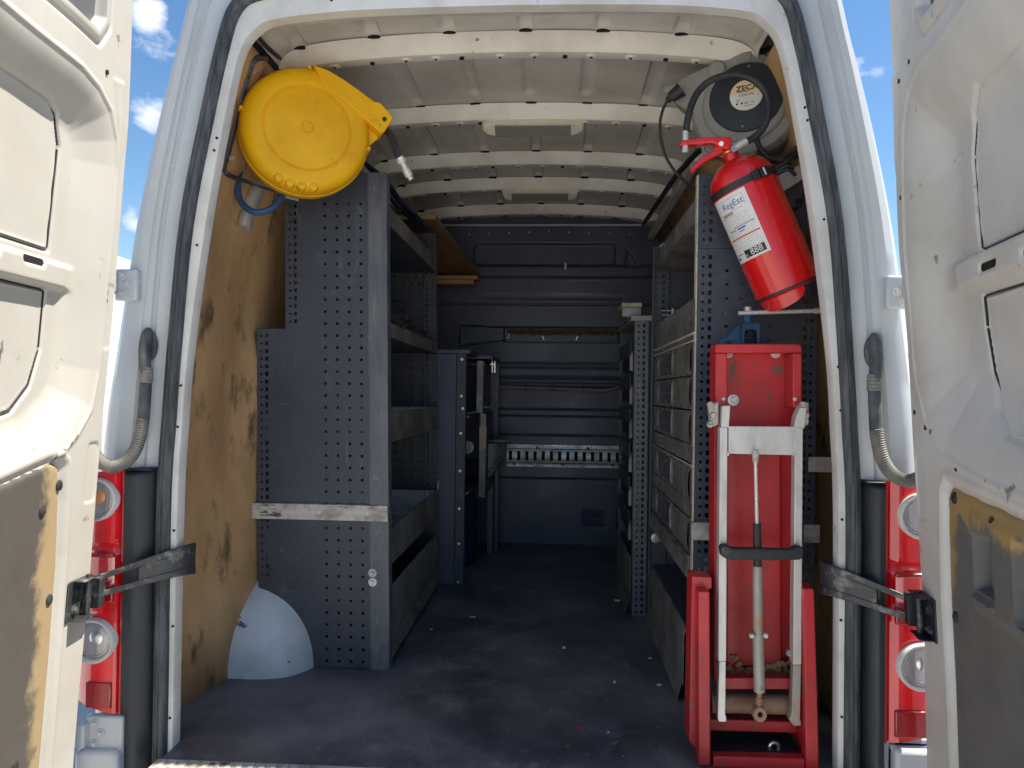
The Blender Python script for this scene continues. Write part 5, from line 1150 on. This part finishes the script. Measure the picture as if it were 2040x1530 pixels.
# ------------------------------------------------------------------ bench vise behind the lift
vs0 = at(1497, 690, 'y', .2); vi = empty('bench_vise', (vs0.x, .2, .3), 'blue bench vise with a bright sliding bar standing behind the red lift', 'vise')
b = MB(); pxp(b, [(1478, 643), (1516, 643), (1517, 700), (1508, 700), (1508, 662), (1504, 658), (1488, 658), (1485, 662), (1485, 700), (1478, 700)], .185, .225); b.build('vise_frame', 'blue', vi, .003)
b = MB(); pxp(b, [(1432, 681), (1434, 676), (1450, 670), (1462, 656), (1470, 647), (1479, 644), (1479, 700), (1462, 700), (1458, 684), (1452, 680), (1444, 684), (1440, 690)], .20, .222); b.build('fixed_jaw', 'blue', vi, .002)
b = MB(); p = at(1490, 0, 'y', .205); top = at(1490, 612, 'y', .205); mid = at(1490, 628, 'y', .205); bot = at(1490, 646, 'y', .205); b.cyl(mid, top, .0125, 20, .0118); b.build('screw_head', 'chrome', vi); b = MB(); b.cyl(bot, mid, .0145, 20, .0125); b.build('screw_neck', 'blue', vi)
b = MB(); b.cyl(at(1472, 624, 'y', .185), at(1627, 619, 'y', .185), .0058, 14); b.cyl(at(1471, 624, 'y', .185), at(1481, 623.7, 'y', .185), .0058, 14); b.cyl(at(1622, 619.2, 'y', .185), at(1636, 618.7, 'y', .185), .0075, 16); b.build('sliding_bar', 'steel', vi)
b = MB(); cx, cz = at(1496, 675, 'y', .205).x, at(1496, 675, 'y', .205).z
b.tube([(cx+.0115*math.cos(t), .205+.0115*math.sin(t), cz+.022-.0009*t*1.3) for t in np.linspace(0, 2*math.pi*8, 100)], .0024, 6, 1); b.build('vise_spring', 'rubber', vi)
b = MB(); b.box(vs0.x-.02, vs0.x+.02, .19, .22, .30, .97); b.build('vise_stem', 'blue', vi, .003)
settle(vi)

# ------------------------------------------------------------------ red folding lift / trolley
lf = empty('folding_lift', (.60, .05, 0), 'red folded wheel lift with aluminium rails standing upright by the right door pillar', 'lift')
def part(name, m, polys, y0, y1, bevel=.002, yref=None):
    b = MB()
    for p in polys: pxp(b, p, y0, y1, yref)
    return b.build(name, m, lf, bevel)
yr0 = .06
part('back_panel', 'redp', [rect(1427, 690, 1594, 1362)], .128, .132, .001, yr0)
part('head_frame', 'redp', [[(1429, 685), (1592, 685), (1597, 690), (1597, 703), (1425, 703), (1425, 689)]], .058, .130, .003, yr0)
part('head_frame', 'redp', [[(1425, 703.5), (1449, 703.5), (1449, 812), (1431, 812), (1425, 802)]], .058, .130, .003, yr0)
part('head_frame', 'redp', [[(1579, 703.5), (1597, 703.5), (1597, 800), (1592, 812), (1579, 812)]], .058, .130, .003, yr0)
part('side_channel', 'redp', [rect(1424, 812, 1429, 1362)], .064, .130, .001, yr0)
part('side_channel', 'redp', [rect(1592, 812, 1597, 1362)], .064, .130, .001, yr0)
part('inner_channel', 'redp', [[(1455, 905), (1570, 905), (1572, 1345), (1455, 1345)]], .112, .128, .006, yr0)
part('lower_crossbar', 'redp', [rect(1437, 1349, 1600, 1372)], .055, .085, .002, yr0)
for (x, y, w) in ((1459, 701, .013), (1556, 701, .013), (1457, 797, .0135)):
    p = at(x, y, 'y', .075); screw_obj('washer_bolt', (p.x, .122 if y < 710 else .055, p.z), (0, -1, 0), 'galv', lf, .0085, .006, w)
for (x, y) in ((1441, 795), (1583, 795)): p = at(x, y, 'y', .058); screw_obj('rivet', (p.x, .058, p.z), (0, -1, 0), 'galvd', lf, .005, .003)
# clamps beside the head
for sx, xs_ in ((1, (1412, 1432)), (-1, (1590, 1612))):
    part('pivot_clamp', 'galvd', [[(xs_[0], 808), (xs_[1], 800), (xs_[1], 846), (xs_[0]+4, 852)]], .035, .06, .004)
    for (dx, dy) in ((3, 6), (9, 28), (2, 46)):
        p = at(xs_[0]+dx+(6 if sx < 0 else 0), 800+dy, 'y', .03); screw_obj('clamp_bolt', (p.x, .036, p.z), (0, -1, 0), 'galvd', lf, .008, .012)
part('rail_top', 'alu', [[(1439, 809), (1455, 808), (1452, 852), (1437, 852)]], .022, .055, .001); part('rail_top', 'alu', [[(1594, 812), (1607, 812), (1602, 854), (1582, 854), (1586, 830)]], .022, .055, .001)
part('aluminium_rail', 'alu', [[(1434, 851), (1450, 851), (1447, 1318), (1431, 1318)]], .020, .050, .002); part('aluminium_rail', 'alu', [[(1584, 852), (1600, 852), (1597, 1325), (1580, 1325)]], .020, .050, .002)
part('inner_rail', 'alu', [[(1433, 1318), (1446, 1318), (1445, 1425), (1447, 1428), (1447, 1438), (1432, 1438), (1430, 1430)]], .024, .046, .001)
part('inner_rail', 'oldtube', [[(1580, 1325), (1596, 1325), (1594, 1432), (1596, 1440), (1595, 1446), (1582, 1446), (1572, 1434), (1577, 1420)]], .024, .046, .001)
part('cross_plate', 'alu', [[(1451, 849), (1583, 850), (1584, 907), (1451, 904)]], .024, .030, .0012)
for x0 in (1449, 1583):
    p = at(x0, 905, 'y', .022); screw_obj('weld_bead', (p.x, .024, p.z), (0, -1, 0), 'alu', lf, .005, .004)
b = MB(); b.cyl(at(1505, 903, 'y', .012), at(1505, 921, 'y', .012), .0085, 12, .0065); b.cyl(at(1505, 898, 'y', .012), at(1505, 903, 'y', .012), .006, 8); b.build('rod_end', 'galvd', lf)
b = MB(); b.cyl(at(1505, 918, 'y', .012), at(1508, 1046, 'y', .012), .0042, 14); b.build('piston_rod', 'steel', lf)
b = MB(); b.cyl(at(1508, 1043, 'y', .012), at(1509, 1128, 'y', .012), .0095, 18); b.build('strut_boot', 'rubber', lf)
b = MB(); b.cyl(at(1509, 1128, 'y', .012), at(1510, 1262, 'y', .012), .0112, 20); b.cyl(at(1510, 1262, 'y', .012), at(1513, 1378, 'y', .012), .0125, 20); b.build('strut_tube', 'oldtube', lf)
for dx in (-14, 14): screw_obj('clamp_bolt', at(1510+dx, 1265, 'y', .005), (0, -1, 0), 'galvd', lf, .006, .010)
b = MB(); b.cyl(at(1513, 1378, 'y', .012), at(1513, 1392, 'y', .012), .006, 10); b.cyl(at(1513, 1390, 'y', .012), at(1512, 1404, 'y', .012), .0085, 10); b.lathe([(.006, -.012), (.0145, -.012), (.016, -.009), (.016, .009), (.0145, .012), (.006, .012), (.006, -.012)], 20, Matrix.Translation(at(1512, 1420, 'y', .012)) @ ROTX @ Matrix.Diagonal((1, 1.15, 1, 1))); b.build('rod_eye', 'rust', lf)
part('rubber_handle', 'rubber', [[(1435, 1090), (1440, 1086), (1452, 1086), (1458, 1092), (1575, 1095), (1588, 1088), (1600, 1090), (1602, 1105), (1596, 1116), (1500, 1117), (1450, 1115), (1437, 1108)]], -.006, .018, .004)
p = at(1446, 1098, 'y', -.006); screw_obj('washer_bolt', p, (0, -1, 0), 'strapm', lf, .005, .005, .0105)
b = MB(); b.cyl(at(1416, 1399, 'y', .085), at(1604, 1404, 'y', .085), .0235, 24); b.build('axle_tube', 'rust', lf)
# dried foam along the bottom of the channel
b = MB()
for k in range(70):
    px_ = 1450+122*k/69; hh = 18+22*math.exp(-((px_-1462)/14)**2)+14*math.exp(-((px_-1560)/16)**2); yy_ = 1345-random.random()*hh
    p = at(px_, yy_, 'y', .108); r_ = .004+.006*random.random(); b.lathe([(0, -r_), (r_*.8, -r_*.5), (r_, 0), (r_*.7, r_*.6), (0, r_)], 6, Matrix.Translation(p) @ Matrix.Rotation(random.random()*3, 4, 'X'))
o = b.build('dried_foam', 'foam', lf); o['kind'] = 'stuff'
# outer base frame
part('base_upright', 'redp', [[(1391, 1178), (1414, 1178), (1416, 1526), (1392, 1526)]], .002, .040, .003)
part('base_upright', 'redp', [[(1602, 1174), (1618, 1172), (1622, 1176), (1630, 1440), (1632, 1532), (1606, 1532), (1605, 1500)]], .002, .040, .003)
part('side_plate', 'redp', [[(1380, 1150), (1420, 1152), (1420, 1175), (1390, 1178), (1391, 1500), (1374, 1480)]], .0405, .11, .002, .03)
part('side_plate', 'redp', [[(1600, 1165), (1616, 1165), (1630, 1500), (1604, 1500)]], .0405, .11, .002, .03)
part('base_crossbar', 'redp', [[(1422, 1507), (1604, 1512), (1604, 1534), (1420, 1530)]], .004, .034, .003)
part('base_crossbar', 'redp', [[(1417, 1450), (1602, 1456), (1602, 1480), (1417, 1474)]], .090, .120, .003, .04)
part('base_plate', 'black', [[(1417, 1500), (1602, 1504), (1602, 1510), (1417, 1506)]], .036, .15, .001, .03)
p = at(1541, 1487, 'y', .06); b = MB(); b.tube([(p.x+.011*math.cos(t), .055, p.z+.011*math.sin(t)) for t in np.linspace(0, 2*math.pi*.98, 14)], .0045, 8, 2); b.tube([(p.x+.008, .055, p.z-.004), (p.x+.022, .053, p.z-.010), (p.x+.036, .05, p.z-.014)], .003, 6, 3); b.build('ring_pin', 'chrome', lf)
b = MB(); b.cyl(at(1566, 1300, 'y', .045), at(1600, 1304, 'y', .045), .004, 8); b.cyl(at(1568, 1300, 'y', .045), at(1578, 1301, 'y', .045), .008, 6); b.build('cross_bolt', 'galv', lf)
settle(lf)

# ------------------------------------------------------------------ litter on the floor
for i, (x, y, w, tx) in enumerate(((942, 1230, .022, 'torn white paper scrap on the floor near the left rack'), (1230, 1197, .024, 'thin white paper strip beside the foot of the narrow rack'), (1123, 1292, .010, 'tiny white crumb in the middle of the floor'), (1295, 1312, .016, 'curved pale shaving near the right kick panel'),
        (1313, 1366, .014, 'straight pale sliver nearest the red lift'), (1224, 1361, .009, 'faint pale crumb left of the straight sliver'), (1212, 1460, .008, 'small pale chip towards the rear sill'), (859, 1255, .008, 'tiny chip below the left kick panel'), (1155, 1451, .008, 'reddish chip near the rear sill'))):
    p = at(x, y, 'z', .0); b = MB(); n = 9
    pts = [(w*(.45+.25*random.random())*math.cos(2*math.pi*k/n), w*(.25+.2*random.random())*math.sin(2*math.pi*k/n)) for k in range(n)]
    b.prism(pts, .0008, .0022+.002*(i % 3), Matrix.Translation((p.x, p.y, 0)) @ Matrix.Rotation(random.random()*1.5-.7, 4, 'Z')); o = b.build('litter_scrap', 'paper' if i != 8 else 'inkr'); o.location = (0, 0, 0); tag(o, tx, 'scrap', 'scraps lying on the van floor')
b = MB(); 
for k in range(25):
    x = rng.uniform(-.75, .45); y = rng.uniform(.03, 2.2)
    if x < -.36 and y > .5: continue
    r_ = rng.uniform(.0006, .0015); b.box(x-r_, x+r_, y-r_, y+r_, .0003, .0003+r_, None)
o = b.build('floor_grit', 'edge'); tag(o, 'fine pale grit scattered over the dark van floor', 'grit'); o['kind'] = 'stuff'

# ------------------------------------------------------------------ white van parked further off on the left
q = at(249, 483, 'y', 6.0); topz = q.z; pk = empty('parked_van', (q.x-1.2, 7.5, -.65), 'white van parked beyond the left door, only its roof edge in sight', 'van')
ox = q.x-1.2
b = MB(); pr = [(-.98, -.30), (.98, -.30), (1.0, .5), (.93, 1.3), (.80, topz-.12), (.66, topz), (-.66, topz), (-.80, topz-.12), (-.93, 1.3), (-1.0, .5)]
n = len(pr); b.raw([(ox+x, y, z) for y in (6.0, 10.2) for x, z in pr], [tuple(range(n)), tuple(range(n, 2*n))[::-1]]+[(i, (i+1) % n, n+(i+1) % n, n+i) for i in range(n)])
b.raw([(ox+x, y, z) for y, s1, zt in ((10.2, 1, topz), (11.0, .98, 1.25), (11.9, .9, .75), (12.0, .9, -.3)) for x, z in ((-.97*s1, -.3), (.97*s1, -.3), (.75*s1, zt), (-.75*s1, zt))], [(0, 1, 5, 4), (1, 2, 6, 5), (2, 3, 7, 6), (3, 0, 4, 7), (4, 5, 9, 8), (5, 6, 10, 9), (6, 7, 11, 10), (7, 4, 8, 11), (8, 9, 13, 12), (9, 10, 14, 13), (10, 11, 15, 14), (11, 8, 12, 15), (12, 13, 14, 15)]); b.build('body', 'white', pk, .02)
for sx in (-1, 1):
    for y in (7.1, 11.0):
        b = MB(); b.lathe([(.20, -.10), (.32, -.10), (.34, -.07), (.34, .07), (.32, .10), (.20, .10)], 28, Matrix.Translation((ox+sx*.86, y, -.31)) @ Matrix.Rotation(R(90), 4, 'Y')); b.build('wheel', 'asph', pk)
    b = MB(); b.box(ox+sx*.955-.01, ox+sx*.955+.01, 5.985, 6.02, .2, .7); b.build('tail_light', 'red_lens', pk)
    b = MB(); b.box(ox+sx*.47-.36, ox+sx*.47+.36, 5.985, 6.0, .75, 1.25); b.build('rear_window', 'glass', pk, .02)
settle(pk)
# small repeated stampings, holes, painted gap shadows and printed marks: too small to pick apart, stay joined
for o in bpy.data.objects:
    if o.type == 'MESH' and o.parent and o.name.split('.')[0] in ('flange_hole', 'rib_hole', 'dimple', 'swage_gap_shadow', 'panel_hole', 'slot_opening', 'gusset_hole', 'lens_facets', 'small_print', 'printed_lines', 'tray_opening', 'insulation_strip'): o['kind'] = 'stuff'
